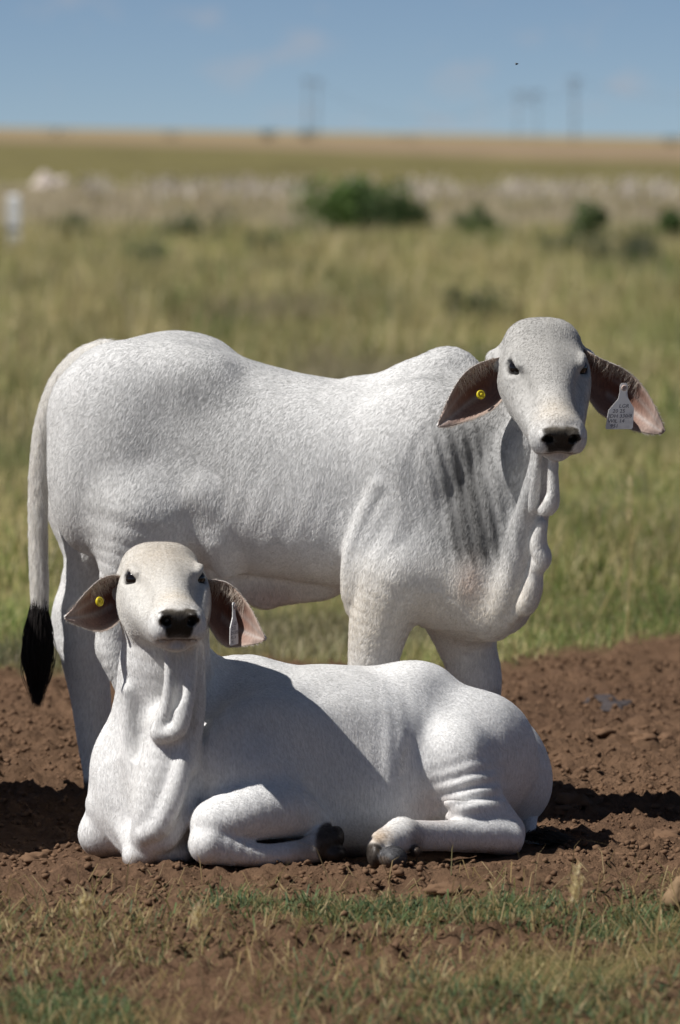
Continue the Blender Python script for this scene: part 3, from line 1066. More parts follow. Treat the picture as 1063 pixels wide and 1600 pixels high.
    d += wr * .0024 * np.sin(px * .26 - .02 * py + nz * 2.6) * (.6 + .6 * nz)
    wr = np.exp(-((px - 735) / 45) ** 2 - ((py - 1235) / 35) ** 2) * side
    d += wr * .004 * np.sin(py * .28 + .05 * px + nz * 1.6)
    wr = np.exp(-((px - 740) / 60) ** 2 - ((py - 1150) / 60) ** 2) * side
    d += wr * .004 * noise3(v[:, 0] * 22, v[:, 1] * 22, v[:, 2] * 14, 44)
    d += .0014 * noise3(v[:, 0] * 16, v[:, 1] * 16, v[:, 2] * 11, 43)
    v = v + n * d[:, None]
    c = np.tile(WHITE * 1.07, (len(v), 1))
    n1 = noise3(v[:, 0] * 5, v[:, 1] * 5, v[:, 2] * 5, 51)
    n2 = noise3(v[:, 0] * 50, v[:, 1] * 50, v[:, 2] * 16, 52)
    GREY = np.array([0.34, 0.34, 0.335])
    c = lerp(c, GREY, np.clip(.25 * blob(v, at(380, 1090, .15), (.25, .4, .12)) + .03 * n1, 0, 1))
    c = lerp(c, (0.62, 0.52, 0.40), .45 * blob(v, H(0, .10, 0), (.10, .14, .08)))
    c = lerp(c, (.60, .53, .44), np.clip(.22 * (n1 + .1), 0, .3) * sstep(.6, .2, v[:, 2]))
    c = lerp(c, (0.50, 0.36, 0.30), .5 * blob(v, at(672, 1262, .28), (.05, .2, .05)))
    # hooves, dewclaws, dirty lower legs
    hc = np.array([0.05, 0.042, 0.036])
    c = lerp(c, (0.42, 0.30, 0.18), .75 * blob(v, P(592, 1308, 15.0), (.03, .08, .02)))
    ub = lambda cc, rr: sstep(.30, .42, blob(v, cc, rr))
    c = lerp(c, hc * 1.3, ub(P(585, 1337, 14.99), (.024, .09, .032)))
    c = lerp(c, (.085, .085, .09), ub(P(614, 1341, 14.96), (.037, .07, .030)))
    c = lerp(c, hc, ub(P(650, 1330, 15.04), (.016, .05, .016)))
    c = lerp(c, (.16, .11, .07), .5 * ub(P(602, 1348, 14.96), (.02, .07, .02)))
    c = lerp(c, (0.16, 0.12, 0.09), .6 * blob(v, P(650, 1315, 15.08), (.02, .08, .035)))
    c = lerp(c, hc * 1.3, ub(P(519, 1318, 15.09), (.044, .09, .052)))
    c = lerp(c, (.30, .24, .18), .6 * blob(v, P(478, 1328, 15.05), (.03, .06, .03)))
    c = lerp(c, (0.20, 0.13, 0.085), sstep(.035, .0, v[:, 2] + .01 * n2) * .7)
    c = c * (1 + .04 * n2[:, None])
    c = head_colours(c, v, H, (.73, .71, .67))
    root = empty('zebu_heifer', (O[0], O[1], 0))
    tag(root, 'white zebu heifer lying on the bare soil with folded legs and raised chin', 'cow', 'zebu heifers')
    e1 = ear([(205, 905, 0), (190, 900, 0), (172, 898, 0), (153, 907, 0), (134, 926, 0), (115, 948, 0), (102, 963, 0)],
             [(208, 948, 0), (194, 962, 0), (180, 977, 0), (164, 987, 0), (145, 986, 0), (125, 979, 0), (112, 973, 0), (102, 968, 0)], 15.12, 15.06, .055, .018)
    e2 = ear([(318, 906, 0), (338, 906, 0), (357, 910, 0), (376, 928, 0), (392, 950, 0), (404, 974, 0), (414, 996, 0)],
             [(320, 960, 0), (330, 984, 0), (341, 1000, 0), (354, 1012, 0), (372, 1010, 0), (392, 1008, 0), (405, 1006, 0), (413, 1001, 0)], 15.13, 15.03, .06, .018)
    parts = [(v, f, c)]
    for e in (e1, e2):
        parts.append((e[0], e[1], ear_colours(*e[2:], e[0])))
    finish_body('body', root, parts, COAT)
    H.eyes(root)
    def flow(p):
        near_head = np.exp(-((H.local(p) - np.array([0, .15, -.08])) ** 2).sum(1) / .03)[:, None]
        body = A * .6 + np.array([0, 0, -.7])
        return body * (1 - near_head) + near_head * (H.L * .6 + H.R * np.sign(H.local(p)[:, :1]) * .5)
    coat_hair(root, v, f, c, flow, 220000, length=.010, seed=3, lscale=H.hair_scale)
    ear_hair(root, 13)
    return root, H, at


lying, LH, lat = build_lying()
# ------------------------------------------------------------------ ear tags and the second tail
def plain(name, rgb, rough=0.5, spec=0.4):
    m, n, l, b = new_mat(name, rough, spec)
    tc = n.new('ShaderNodeTexCoord')
    no = n.new('ShaderNodeTexNoise')
    no.inputs['Scale'].default_value = 9
    no.inputs['Detail'].default_value = 4
    mr = n.new('ShaderNodeMapRange')
    mr.inputs['To Min'].default_value = 0.82
    mr.inputs['To Max'].default_value = 1.12
    mx = n.new('ShaderNodeMixRGB')
    mx.blend_type = 'MULTIPLY'
    mx.inputs['Fac'].default_value = 1
    mx.inputs['Color1'].default_value = (*rgb, 1)
    l.new(tc.outputs['Object'], no.inputs['Vector'])
    l.new(no.outputs['Fac'], mr.inputs['Value'])
    l.new(mr.outputs['Result'], mx.inputs['Color2'])
    l.new(mx.outputs['Color'], b.inputs['Base Color'])
    return m


YELLOW = plain('yellow tag plastic', (0.62, 0.50, 0.015), 0.4)
TAGWHITE = plain('white tag plastic', (0.78, 0.77, 0.76), 0.45)
INK = plain('marker ink', (0.02, 0.02, 0.06), 0.6)
STUD = plain('tag stud', (0.55, 0.42, 0.36), 0.4)


def lathe(name, c, axis, prof, mat, parent, seg=20):
    """prof: (radius, height) pairs round the axis"""
    w = unit(axis)
    u = unit(np.cross(w, [0.3, 0.2, 1.0]))
    q = np.cross(w, u)
    v, f = [], []
    for r, h in prof:
        for j in range(seg):
            a = 2 * math.pi * j / seg
            v.append(np.asarray(c) + w * h + r * (u * math.cos(a) + q * math.sin(a)))
    for i in range(len(prof) - 1):
        for j in range(seg):
            f.append((i * seg + j, i * seg + (j + 1) % seg, (i + 1) * seg + (j + 1) % seg, (i + 1) * seg + j))
    return mesh_obj(name, np.array(v) - np.array(parent.location), np.array(f), mat, parent)


def button_tag(c, axis, parent, s=1.0):
    o = lathe('button_ear_tag', c, axis, [(0, -.002), (.0095 * s, -.002), (.0105 * s, .001), (.0100 * s, .0045), (.0075 * s, .005), (.0065 * s, .0028), (.0035 * s, .0028), (.003 * s, .006), (0, .0065)], YELLOW, parent)
    o['label'] = 'round yellow plastic button tag inside the ear'
    return o


def flag_tag(c, right, down, parent, s=1.0):
    """handwritten white flag tag: neck, shoulders and panel, with its stud and writing"""
    right, down = unit(right), unit(down)
    nrm = np.cross(right, down)
    if nrm[1] > 0:
        nrm = -nrm
    out = [(-.010, -.006), (-.006, -.012), (.006, -.012), (.010, -.006), (.010, .012), (.013, .026), (.030, .052), (.030, .100), (.027, .104), (-.038, .104), (-.041, .100), (-.036, .056), (-.013, .028), (-.010, .012)]
    pts = [np.asarray(c) + s * (x * right + y * down) for x, y in out]
    n = len(pts)
    v = np.array(pts + [p - nrm * .0018 for p in pts]) - np.array(parent.location)
    f = [tuple(range(n)), tuple(range(2 * n - 1, n - 1, -1))] + [(i, i + n, (i + 1) % n + n, (i + 1) % n) for i in range(n)]
    o = mesh_obj('flag_ear_tag', v, f, TAGWHITE, parent, smooth=False)
    o['label'] = 'white plastic flag tag with handwritten lines'
    st = lathe('stud', np.asarray(c) + nrm * .001, nrm, [(.007 * s, 0), (.0075 * s, .002), (.005 * s, .004), (.004 * s, .0025), (0, .0025)], STUD, parent)
    st.parent = o
    st.matrix_parent_inverse = Matrix()
    lines = ['LGR', '20 25', 'JDH 330/8', 'WIL 14', '951']
    V, T, n0 = [], [], 0
    for i, t in enumerate(lines):
        cu = bpy.data.curves.new('writing', 'FONT')
        cu.body = t
        cu.size = .0155
        cu.shear = 0.12
        cu.resolution_u = 2
        ob = bpy.data.objects.new('writing_tmp', cu)
        COL.objects.link(ob)
        bpy.context.view_layer.update()
        me = ob.evaluated_get(bpy.context.evaluated_depsgraph_get()).to_mesh()
        co = np.array([vv.co[:] for vv in me.vertices])
        me.calc_loop_triangles()
        tr = [tuple(q.vertices) for q in me.loop_triangles]
        ob.to_mesh_clear()
        bpy.data.objects.remove(ob)
        y0 = .050 + i * .0125
        x0 = [-.010, -.026, -.036, -.037, -.030][i]
        for x, y, z in co:
            Y = y0 - y * 0.85
            V.append(np.asarray(c) + s * ((x0 + x * .92) * right + Y * down) + nrm * .0010)
        T += [tuple(a + n0 for a in q) for q in tr]
        n0 += len(co)
    w = mesh_obj('writing', np.array(V) - np.array(parent.location), T, INK, o, smooth=False)
    w['label'] = 'five handwritten lines of letters and numbers'
    return o


button_tag(P(751, 617, 15.812), (.45, -.85, .25), standing, 1.12)
flag_tag(P(975, 606, 15.735), (.97, .22, 0), (-.06, 0, -1), standing, .98)
button_tag(P(155, 940, 15.072), (.75, -.62, .1), lying, 1.12)
flag_tag(P(366, 948, 14.985), (.30, .95, 0), (.02, .03, -1), lying, .86)


def lying_tail(root):
    tp = [P(812, 1180, 15.84), P(825, 1225, 15.80), P(829, 1265, 15.74), P(826, 1300, 15.66), P(834, 1318, 15.60)]
    g = Sdf(np.min(tp, 0) - .08, np.max(tp, 0) + .08, .004)
    g.tube(tp, [.03, .024, .020, .018, .014], .01)
    tv, tf = g.mesh()
    t = mesh_obj('tail', tv - np.array(root.location), tf, COAT, root)
    tc = np.tile(WHITE, (len(tv), 1))
    set_col(t.data, 'coat', tc)
    R = np.random.default_rng(18)
    n = 700
    base = np.array(tp[-1])[None] + R.normal(0, .010, (n, 3)) * np.array([1, 1, .8]) + np.array([0, 0, .012])
    ang = R.normal(.1, .5, n)
    L = .045 + .045 * R.random(n)
    K = 5
    S_ = np.linspace(0, 1, K)[None, :]
    x = base[:, :1] + (np.cos(ang) * L)[:, None] * S_
    y = base[:, 1:2] + (np.sin(ang) * L - .04)[:, None] * S_
    z = base[:, 2:] + (.02 * R.random(n))[:, None] * np.sin(math.pi * S_) - .02 * S_
    z = np.maximum(z, .006 + .012 * R.random((n, 1)))
    cols = np.tile(np.array([.07, .06, .05]), (n, 1)) * (.5 + 1.2 * R.random((n, 1)))
    hair_curves('tail_switch', np.stack([x, y, z], -1), np.tile(np.array([.0011, .0011, .001, .0008, .0003]), (n, 1)), cols, root)


lying_tail(lying)


def copy_tree(o, parent=None):
    c = o.copy()
    COL.objects.link(c)
    c.parent = parent
    for ch in list(o.children):
        copy_tree(ch, c)
    return c


# a third animal just left of the frame: its shadow lies on the soil at the left edge
third = copy_tree(standing)
third.rotation_euler.z = math.radians(-66)
third.location = (-1.48, 16.02, 0)
third['label'] = 'pale zebu heifer standing beyond the left edge, its shadow on the soil'

# ------------------------------------------------------------------ ground
def soil_mask(x, y):
    """1 on bare trampled soil, 0 under grass"""
    w = fbm2(x * 1.1, y * .55, 4, 5)
    back = 20.6 + .35 * x + 1.1 * w
    m = sstep(.5, -.5, (y - back))
    p = fbm2(x * 2.3 + 3, y * 1.3, 4, 15)
    front = sstep(14.75, 14.15, y + .35 * w)
    return m * (1 - front * sstep(.10, .70, p - .02))


def slope(x, y):
    return -x * 0.0155 * sstep(60, 700, y)


def ground_height(x, y):
    m = soil_mask(x, y) * sstep(9, 11, y) * sstep(26, 22, y) * sstep(4.5, 2.5, np.abs(x))
    n = np.zeros_like(x)
    near = (y < 27) & (np.abs(x) < 5)
    xs, ys = x[near], y[near]
    big = fbm2(xs * 2.2, ys * 2.2, 2, 70) * .018
    hoof = -np.clip(noise2(xs * 5.5, ys * 5.5, 81) - .35, 0, 1) * .045
    crumb = np.abs(fbm2(xs * 17, ys * 17, 3, 90, .72)) * .027 - .014
    fine = fbm2(xs * 42, ys * 42, 2, 95) * .007
    n[near] = big + hoof + crumb + fine
    z = n * (.30 + .70 * m)
    # the animals press a flat bed
    bed = np.exp(-((x + .05) / .75) ** 4 - ((y - 15.45) / .55) ** 4)
    z = z * (1 - .75 * bed) - .004
    # mounds pushed up round the resting animal
    z = z + .02 * np.exp(-((x - .02) / .6) ** 4 - ((y - 14.82) / .14) ** 2) * (1 + fbm2(x * 7, y * 7, 3, 33))
    return z + slope(x, y)


def build_ground():
    a = np.concatenate([np.linspace(0, .075, 82), .075 + .53 * np.linspace(0, 1, 34)[1:] ** 1.7])
    a = np.concatenate([-a[::-1][:-1], a])
    rows = list(np.arange(9.0, 24.0, .018))
    st = .02
    while rows[-1] < 9000:
        st = min(st * 1.05, rows[-1] * .03)
        rows.append(rows[-1] + st)
    rows = np.array(rows)
    Y, A_ = np.meshgrid(rows, a, indexing='ij')
    X = A_ * np.maximum(Y, 14)
    x, y = X.ravel(), Y.ravel()
    z = ground_height(x, y)
    nr, nc = Y.shape
    i = np.arange((nr - 1) * nc).reshape(nr - 1, nc)[:, :-1].ravel()
    f = np.stack([i, i + 1, i + nc + 1, i + nc], 1)
    # --- what grows or lies there
    m = soil_mask(x, y)
    soil = np.array([.185, .112, .068])
    n1, n2 = fbm2(x * 1.5, y * 1.5, 4, 101), fbm2(x * 9, y * 9, 3, 105)
    c = np.tile(soil, (len(x), 1)) * (1 + .16 * n1 + .14 * n2)[:, None]
    c = lerp(c, (.11, .065, .042), np.clip(n1 * .8, 0, .6))
    turf = np.tile(np.array([.17, .155, .065]), (len(x), 1)) * (1 + .25 * n1)[:, None]
    c = c * m[:, None] + turf * (1 - m)[:, None]
    # distant strips of pasture (rows of the landscape run along the horizon)
    nf = fbm2(x * .05, y * .008, 4, 111)
    nl = fbm2(x * .4, y * .10, 4, 115)
    yy = y * (1 + .08 * nf)
    c = lerp(c, (.22, .205, .085), sstep(30, 90, y) * .9)
    c = lerp(c, (.25, .205, .135), sstep(95, 125, yy) * sstep(235, 190, yy) * .85)
    c = lerp(c, (.168, .148, .062), sstep(200, 250, yy))
    xs = x / np.maximum(y, 1)
    c = lerp(c, (.275, .205, .13), sstep(470, 550, yy * (1 + 6 * xs)))
    c = lerp(c, (.30, .25, .13), sstep(1200, 1500, yy) * .8)
    c = c * (1 + .20 * nl * sstep(30, 60, y) * sstep(900, 400, y))[:, None]
    m_, n_, l_, b_ = new_mat('soil and pasture', 0.95, 0.1)
    at = n_.new('ShaderNodeAttribute')
    at.attribute_name = 'cover'
    tc = n_.new('ShaderNodeTexCoord')
    no = n_.new('ShaderNodeTexNoise')
    no.inputs['Scale'].default_value = 48
    no.inputs['Detail'].default_value = 8
    no.inputs['Roughness'].default_value = .68
    mr = n_.new('ShaderNodeMapRange')
    mr.inputs['From Min'].default_value = .25
    mr.inputs['From Max'].default_value = .75
    mr.inputs['To Min'].default_value = .70
    mr.inputs['To Max'].default_value = 1.25
    mx = n_.new('ShaderNodeMixRGB')
    mx.blend_type = 'MULTIPLY'
    mx.inputs['Fac'].default_value = 1
    bp = n_.new('ShaderNodeBump')
    bp.inputs['Strength'].default_value = 1.0
    bp.inputs['Distance'].default_value = .022
    l_.new(tc.outputs['Object'], no.inputs['Vector'])
    l_.new(no.outputs['Fac'], mr.inputs['Value'])
    l_.new(at.outputs['Color'], mx.inputs['Color1'])
    l_.new(mr.outputs['Result'], mx.inputs['Color2'])
    l_.new(mx.outputs['Color'], b_.inputs['Base Color'])
    l_.new(no.outputs['Fac'], bp.inputs['Height'])
    l_.new(bp.outputs['Normal'], b_.inputs['Normal'])
    o = mesh_obj('ground', np.stack([x, y, z], 1), f, m_)
    set_col(o.data, 'cover', c)
    o['kind'] = 'structure'


build_ground()

# ------------------------------------------------------------------ crumbs and clods of soil
SOIL = plain('crumbly soil', (0.165, 0.10, 0.061), 0.95, 0.1)


def lump(seed, sub=1):
    import bmesh
    bm = bmesh.new()
    bmesh.ops.create_icosphere(bm, subdivisions=sub, radius=1)
    v = np.array([q.co[:] for q in bm.verts])
    f = np.array([[q.index for q in t.verts] for t in bm.faces])
    bm.free()
    r = 1 + .75 * noise3(v[:, 0] * 1.6 + seed * 3.3, v[:, 1] * 1.6, v[:, 2] * 1.6, seed) + .2 * noise3(v[:, 0] * 4 + seed, v[:, 1] * 4, v[:, 2] * 4, seed + 1)
    return v * r[:, None], f


def scatter_crumbs():
    R = np.random.default_rng(31)
    n = 32000
    y = 13.4 + 7.6 * R.random(n * 3)
    x = (R.random(n * 3) * 2 - 1) * (.075 * y + .25)
    keep = R.random(n * 3) < soil_mask(x, y) * (.35 + .65 * (fbm2(x * 2.5, y * 2.5, 3, 41) > 0))
    inside = (np.abs(x + .02) < .55) & (np.abs(y - 15.45) < .35)
    x, y = x[keep & ~inside][:n], y[keep & ~inside][:n]
    n = len(x)
    s = .0025 + .0075 * R.random(n) ** 3
    kinds = [lump(i + 1, 1) for i in range(8)]
    V, F_, n0 = [], [], 0
    z = ground_height(x, y)
    ki = R.integers(0, 8, n)
    ang = R.random(n) * 2 * math.pi
    for k in range(8):
        sel = np.where(ki == k)[0]
        v, f = kinds[k]
        ca, sa = np.cos(ang[sel])[:, None], np.sin(ang[sel])[:, None]
        vx = v[None, :, 0] * ca - v[None, :, 1] * sa
        vy = v[None, :, 0] * sa + v[None, :, 1] * ca
        q = np.stack([vx, vy, np.broadcast_to(v[None, :, 2] * .8, vx.shape)], -1) * s[sel][:, None, None]
        q += np.stack([x[sel], y[sel], z[sel] + s[sel] * .3], 1)[:, None]
        V.append(q.reshape(-1, 3))
        F_.append((f[None] + (np.arange(len(sel)) * len(v))[:, None, None]).reshape(-1, 3) + n0)
        n0 += len(sel) * len(v)
    o = mesh_obj('soil_crumbs', np.concatenate(V), np.concatenate(F_), SOIL, smooth=False)
    o['kind'] = 'stuff'
    o['label'] = 'loose brown crumbs of soil scattered over the trampled ground'
    o['category'] = 'soil'


scatter_crumbs()


def clods():
    R = np.random.default_rng(5)
    base = []
    for i in range(5):
        v, f = lump(20 + i, 3)
        v = v * (1 + .24 * noise3(v[:, 0] * 5, v[:, 1] * 5, v[:, 2] * 5, 50 + i) + .12 * noise3(v[:, 0] * 11, v[:, 1] * 11, v[:, 2] * 11, 60 + i))[:, None]
        base.append(mesh_obj('soil_clod', v, f, SOIL))
    spots = [(905, 1255, 22, 'largest crumbly clod in the shadow right of the resting heifer rump'), (880, 1264, 15, 'clod beside the largest one, nearer the resting heifer rump'),
             (938, 1160, 13, 'brown clod on the bare soil right of the resting heifer back'), (1002, 1165, 16, 'rough brown clod between the dung and the right hand shadow'),
             (1045, 1160, 20, 'brown clod on the open soil close to the right edge'), (1036, 1305, 17, 'brown clod at the right edge in front of the shadow'),
             (700, 1393, 22, 'dark clod in front of the hind hoof beside the grass'), (662, 1402, 12, 'small clod left of the dark one in front of the hind hoof'),
             (905, 1408, 15, 'clod at the foot of the grass in the right foreground'), (270, 1388, 12, 'clod in the soil in front of the folded foreleg'),
             (60, 1343, 15, 'clod at the lower edge of the shadow on the left'), (160, 1376, 11, 'small clod in front of the left knee of the resting heifer')]
    for i, (px, py, r, lab) in enumerate(spots):
        d = gd(py)
        p = P(px, py, d)
        o = base[i] if i < 5 else base[i % 5].copy()
        if i >= 5:
            COL.objects.link(o)
        s = r * d / F
        o.location = (p[0], p[1], float(ground_height(p[:1], p[1:2])[0]) + s * .25)
        o.scale = (s * 1.25, s, s * .62)
        o.rotation_euler = (0, 0, R.random() * 6.28)
        tag(o, lab, 'clod', 'loose soil clods')


clods()
# ------------------------------------------------------------------ grass
def leaf_material(name, trans=.35, attr='tint'):
    m, n, l, b = new_mat(name, .6, .25)
    at = n.new('ShaderNodeAttribute')
    at.attribute_name = attr
    l.new(at.outputs['Color'], b.inputs['Base Color'])
    tr = n.new('ShaderNodeBsdfTranslucent')
    l.new(at.outputs['Color'], tr.inputs['Color'])
    mx = n.new('ShaderNodeMixShader')
    mx.inputs['Fac'].default_value = trans
    l.new(b.outputs['BSDF'], mx.inputs[1])
    l.new(tr.outputs['BSDF'], mx.inputs[2])
    l.new(mx.outputs['Shader'], n['Material Output'].inputs['Surface'])
    return m


GRASS = leaf_material('grass blade', .45)
LEAF = leaf_material('shrub leaf', .25)
BARK = plain('shrub stem', (.09, .065, .045), .9, .1)


def blades(x, y, z, h, lean, width, cols, R):
    """three-triangle bending blades"""
    n = len(x)
    a = R.random(n) * 2 * math.pi
    dx, dy = np.cos(a), np.sin(a)
    b = a + math.pi / 2 + R.normal(0, .6, n)
    wx, wy = np.cos(b) * width * .5, np.sin(b) * width * .5
    root = np.stack([x, y, z], 1)
    mid = root + np.stack([dx * lean * h * .35, dy * lean * h * .35, h * .62], 1)
    tip = root + np.stack([dx * lean * h, dy * lean * h, h * (1 - .35 * lean)], 1)
    w = np.stack([wx, wy, 0 * wx], 1)
    V = np.stack([root - w, root + w, mid - w * .75, mid + w * .75, tip], 1)
    T = np.array([[0, 1, 3], [0, 3, 2], [2, 3, 4]])
    F_ = (T[None] + (np.arange(n) * 5)[:, None, None]).reshape(-1, 3)
    C = np.repeat(cols[:, None], 5, 1)
    return V.reshape(-1, 3), F_, C.reshape(-1, 3)


def pick(R, n, pal, wts):
    i = R.choice(len(pal), n, p=np.array(wts) / np.sum(wts))
    return np.array(pal)[i] * (1 + R.normal(0, .16, (n, 1)))


FRESH, OLIVE, STRAW, PALE, DARK = (.19, .275, .075), (.325, .335, .115), (.61, .51, .26), (.70, .60, .38), (.135, .175, .065)


def field_grass():
    R = np.random.default_rng(77)
    V, F_, C, n0 = [], [], [], 0
    zones = [  # y0, y1, count, height, width, weights (fresh, olive, straw, pale, dark)
        (20.0, 28.0, 95000, (.03, .085), .0035, (6, 3, 2, .7, 2.5)),
        (24.0, 38.0, 90000, (.08, .24), .005, (2.5, 5, 4, 1.6, 1)),
        (36.0, 62.0, 80000, (.14, .36), .008, (1.2, 5, 4, 2, 1)),
        (58.0, 105.0, 60000, (.16, .40), .014, (.8, 5, 4, 2.2, 1)),
        (100.0, 178.0, 26000, (.16, .34), .03, (.3, 2, 4, 5, 1))]
    for y0, y1, n, (h0, h1), w, wt in zones:
        k = n * 3
        y = np.sqrt(y0 ** 2 + (y1 ** 2 - y0 ** 2) * R.random(k))
        x = (R.random(k) * 2 - 1) * (.066 * y + .5)
        sc = 20 / y0
        cl = fbm2(x * 1.6 * sc ** .5, y * .8 * sc ** .5, 3, 200 + int(y0))
        keep = (R.random(k) > soil_mask(x, y) * 1.05) & (R.random(k) < .35 + .9 * np.clip(cl + .3, 0, 1))
        x, y, cl = x[keep][:n], y[keep][:n], cl[keep][:n]
        m = len(x)
        z = ground_height(x, y)
        tall = fbm2(x * .9 * sc ** .5 + 9, y * .45 * sc ** .5, 3, 300 + int(y0))
        h = (h0 + (h1 - h0) * R.random(m) ** 1.8) * (1 + .45 * tall)
        c = pick(R, m, (FRESH, OLIVE, STRAW, PALE, DARK), wt)
        dry = np.clip(.5 + fbm2(x * .7 * sc ** .5, y * .3 * sc ** .5, 3, 400) * .9, 0, 1)
        c = c * (1 - .6 * dry[:, None]) + pick(R, m, (STRAW, OLIVE, (.38, .30, .20)), (2, 1, 1)) * .6 * dry[:, None]
        lush = sstep(.05, .75, fbm2(x * .45 * sc ** .6 + 31, y * .18 * sc ** .6, 3, 450))[:, None]
        c = c * (1 - .55 * lush) + pick(R, m, (FRESH, DARK, OLIVE), (2, 2, 1)) * .55 * lush
        dead = sstep(.25, .7, fbm2(x * .55 * sc ** .6 - 17, y * .3 * sc ** .6, 3, 470))[:, None]
        c = c * (1 - .6 * dead) + np.array([.22, .185, .15]) * .6 * dead
        c = c * (1 + .28 * fbm2(x * .8 * sc ** .5, y * .35 * sc ** .5, 3, 480))[:, None]
        if y0 > 50:
            c = c * .65 + c.mean(0) * .35
        if y0 > 99:
            c = lerp(c, (.56, .48, .39), np.full(m, .55))
        v, f, cc = blades(x, y, z, np.maximum(h, .02), .2 + .6 * R.random(m), w * (.6 + .8 * R.random(m)), c, R)
        V.append(v)
        F_.append(f + n0)
        C.append(cc)
        n0 += len(v)
    # taller straw clumps standing out of the sward
    for _ in range(150):
        d = 24 + 80 * R.random() ** 1.3
        x0 = (R.random() * 2 - 1) * .062 * d
        m = 70
        sp = .05 + .0022 * d
        x, y = x0 + R.normal(0, sp, m), d + R.normal(0, sp, m)
        c = pick(R, m, (STRAW, PALE, OLIVE) if R.random() < .7 else (DARK, FRESH, (.2, .2, .12)), (2, 1, 1))
        v, f, cc = blades(x, y, ground_height(x, y), (.22 + .006 * min(d, 50)) * (.5 + .7 * R.random(m)) * (.6 if d < 32 else 1), .1 + .5 * R.random(m), .0022 + d * .00016 + 0 * x, c, R)
        V.append(v)
        F_.append(f + n0)
        C.append(cc)
        n0 += len(v)
    o = mesh_obj('field_grass', np.concatenate(V), np.concatenate(F_), GRASS, smooth=False)
    set_col(o.data, 'tint', np.concatenate(C))
    o['kind'] = 'stuff'
    o['label'] = 'rough green and straw coloured pasture grass behind the animals'
    o['category'] = 'grass'


field_grass()


def front_grass():
    R = np.random.default_rng(78)
    V, F_, C, n0 = [], [], [], 0
    # tufts: (px, py, spread m, count, fresh share)
    tufts = []
    for _ in range(46):
        px = 330 + 540 * R.random()
        tufts.append((px, 1405 + 0.055 * (px - 330) + R.normal(0, 10), .055, 80, .75))
    for _ in range(14):
        tufts.append((940 + 130 * R.random(), 1440 + R.normal(0, 14), .06, 70, .75))
    for _ in range(20):
        tufts.append((20 + 130 * R.random(), 1575 + R.normal(0, 18), .06, 80, .9))
    for _ in range(20):
        tufts.append((420 + 640 * R.random(), 1575 + R.normal(0, 22), .07, 80, .8))
    for _ in range(40):
        tufts.append((-40 + 1150 * R.random(), 1440 + 175 * R.random(), .07, 55, .35))
    for _ in range(22):
        tufts.append((-40 + 330 * R.random(), 1430 + 90 * R.random(), .07, 45, .3))
    for px, py, sp, n, fr in tufts:
        p = P(px, py, gd(py))
        n = int(n * (.6 + .8 * R.random()))
        x, y = p[0] + R.normal(0, sp, n), p[1] + R.normal(0, sp * 1.6, n)
        z = ground_height(x, y)
        c = np.where((R.random(n) < fr)[:, None], pick(R, n, ((.13, .185, .075), (.10, .15, .075), (.19, .20, .09)), (3, 3, 2)), pick(R, n, ((.36, .27, .13), (.45, .36, .2), (.2, .18, .07)), (3, 1.2, 2)))
        h = .020 + .050 * R.random(n) ** 1.5
        v, f, cc = blades(x, y, z - .003, h, .6 + 1.1 * R.random(n), .0026 + .0026 * R.random(n), c, R)
        V.append(v); F_.append(f + n0); C.append(cc); n0 += len(v)
    # thin upright dry blades and flat litter over the whole foreground
    n = 8000
    y = 11.6 + 3.1 * R.random(n)
    x = (R.random(n) * 2 - 1) * (.075 * y + .2)
    k = R.random(n) < .25 + .75 * (1 - soil_mask(x, y))
    x, y = x[k], y[k]
    n = len(x)
    flat = R.random(n) < .84
    h = np.where(flat, .035 + .05 * R.random(n), .06 + .12 * R.random(n) ** 2)
    v, f, cc = blades(x, y, ground_height(x, y) + .002, h, np.where(flat, 1.9, .3 + .6 * R.random(n)), .0022 + .0015 * R.random(n), pick(R, n, ((.34, .25, .12), (.44, .35, .19), (.2, .18, .07)), (3, 1.5, 1.5)), R)
    V.append(v); F_.append(f + n0); C.append(cc)
    o = mesh_obj('foreground_grass', np.concatenate(V), np.concatenate(F_), GRASS, smooth=False)
    set_col(o.data, 'tint', np.concatenate(C))
    o['kind'] = 'stuff'
    o['label'] = 'patchy short grass and dry litter in the foreground soil'
    o['category'] = 'grass'


front_grass()


def stalk(px, py0, py1, d, lean_px, label, r=.0022, head=True):
    """a single dry flowering stalk"""
    a, b = P(px, py0, d), P(px + lean_px, py1, d)
    a[2] = ground_height(a[:1], a[1:2])[0] - .01
    root = empty('dry_grass_stalk', tuple(a))
    n, seg = 9, 6
    V, F_ = [], []
    for i in range(n):
        t = i / (n - 1)
        p = a * (1 - t) + b * t + np.array([.012 * math.sin(2.2 * t), .01 * t * t, 0])
        for j in range(seg):
            w = 2 * math.pi * j / seg
            V.append(p - a + r * (1 - .6 * t) * np.array([math.cos(w), math.sin(w), 0]))
    for i in range(n - 1):
        for j in range(seg):
            F_.append((i * seg + j, i * seg + (j + 1) % seg, (i + 1) * seg + (j + 1) % seg, (i + 1) * seg + j))
    o = mesh_obj('stem', np.array(V), np.array(F_), GRASS, root)
    set_col(o.data, 'tint', np.tile(STRAW, (len(V), 1)))
    if head:
        R = np.random.default_rng(int(px))
        top = np.array(V[-1])
        m = 60
        t = R.random(m)
        base = (a * t[:, None] * .28 + b * (1 - .28 * t[:, None])) - a + R.normal(0, .004, (m, 3))
        v, f, c = blades(base[:, 0], base[:, 1], base[:, 2], .015 + .02 * R.random(m), .5 + R.random(m), np.full(m, .003), pick(R, m, (STRAW, PALE), (1, 1)), R)
        s = mesh_obj('seed_head', v, f, GRASS, root, smooth=False)
        set_col(s.data, 'tint', c)
    tag(root, label, 'grass stalk', 'single dry grass stalks')


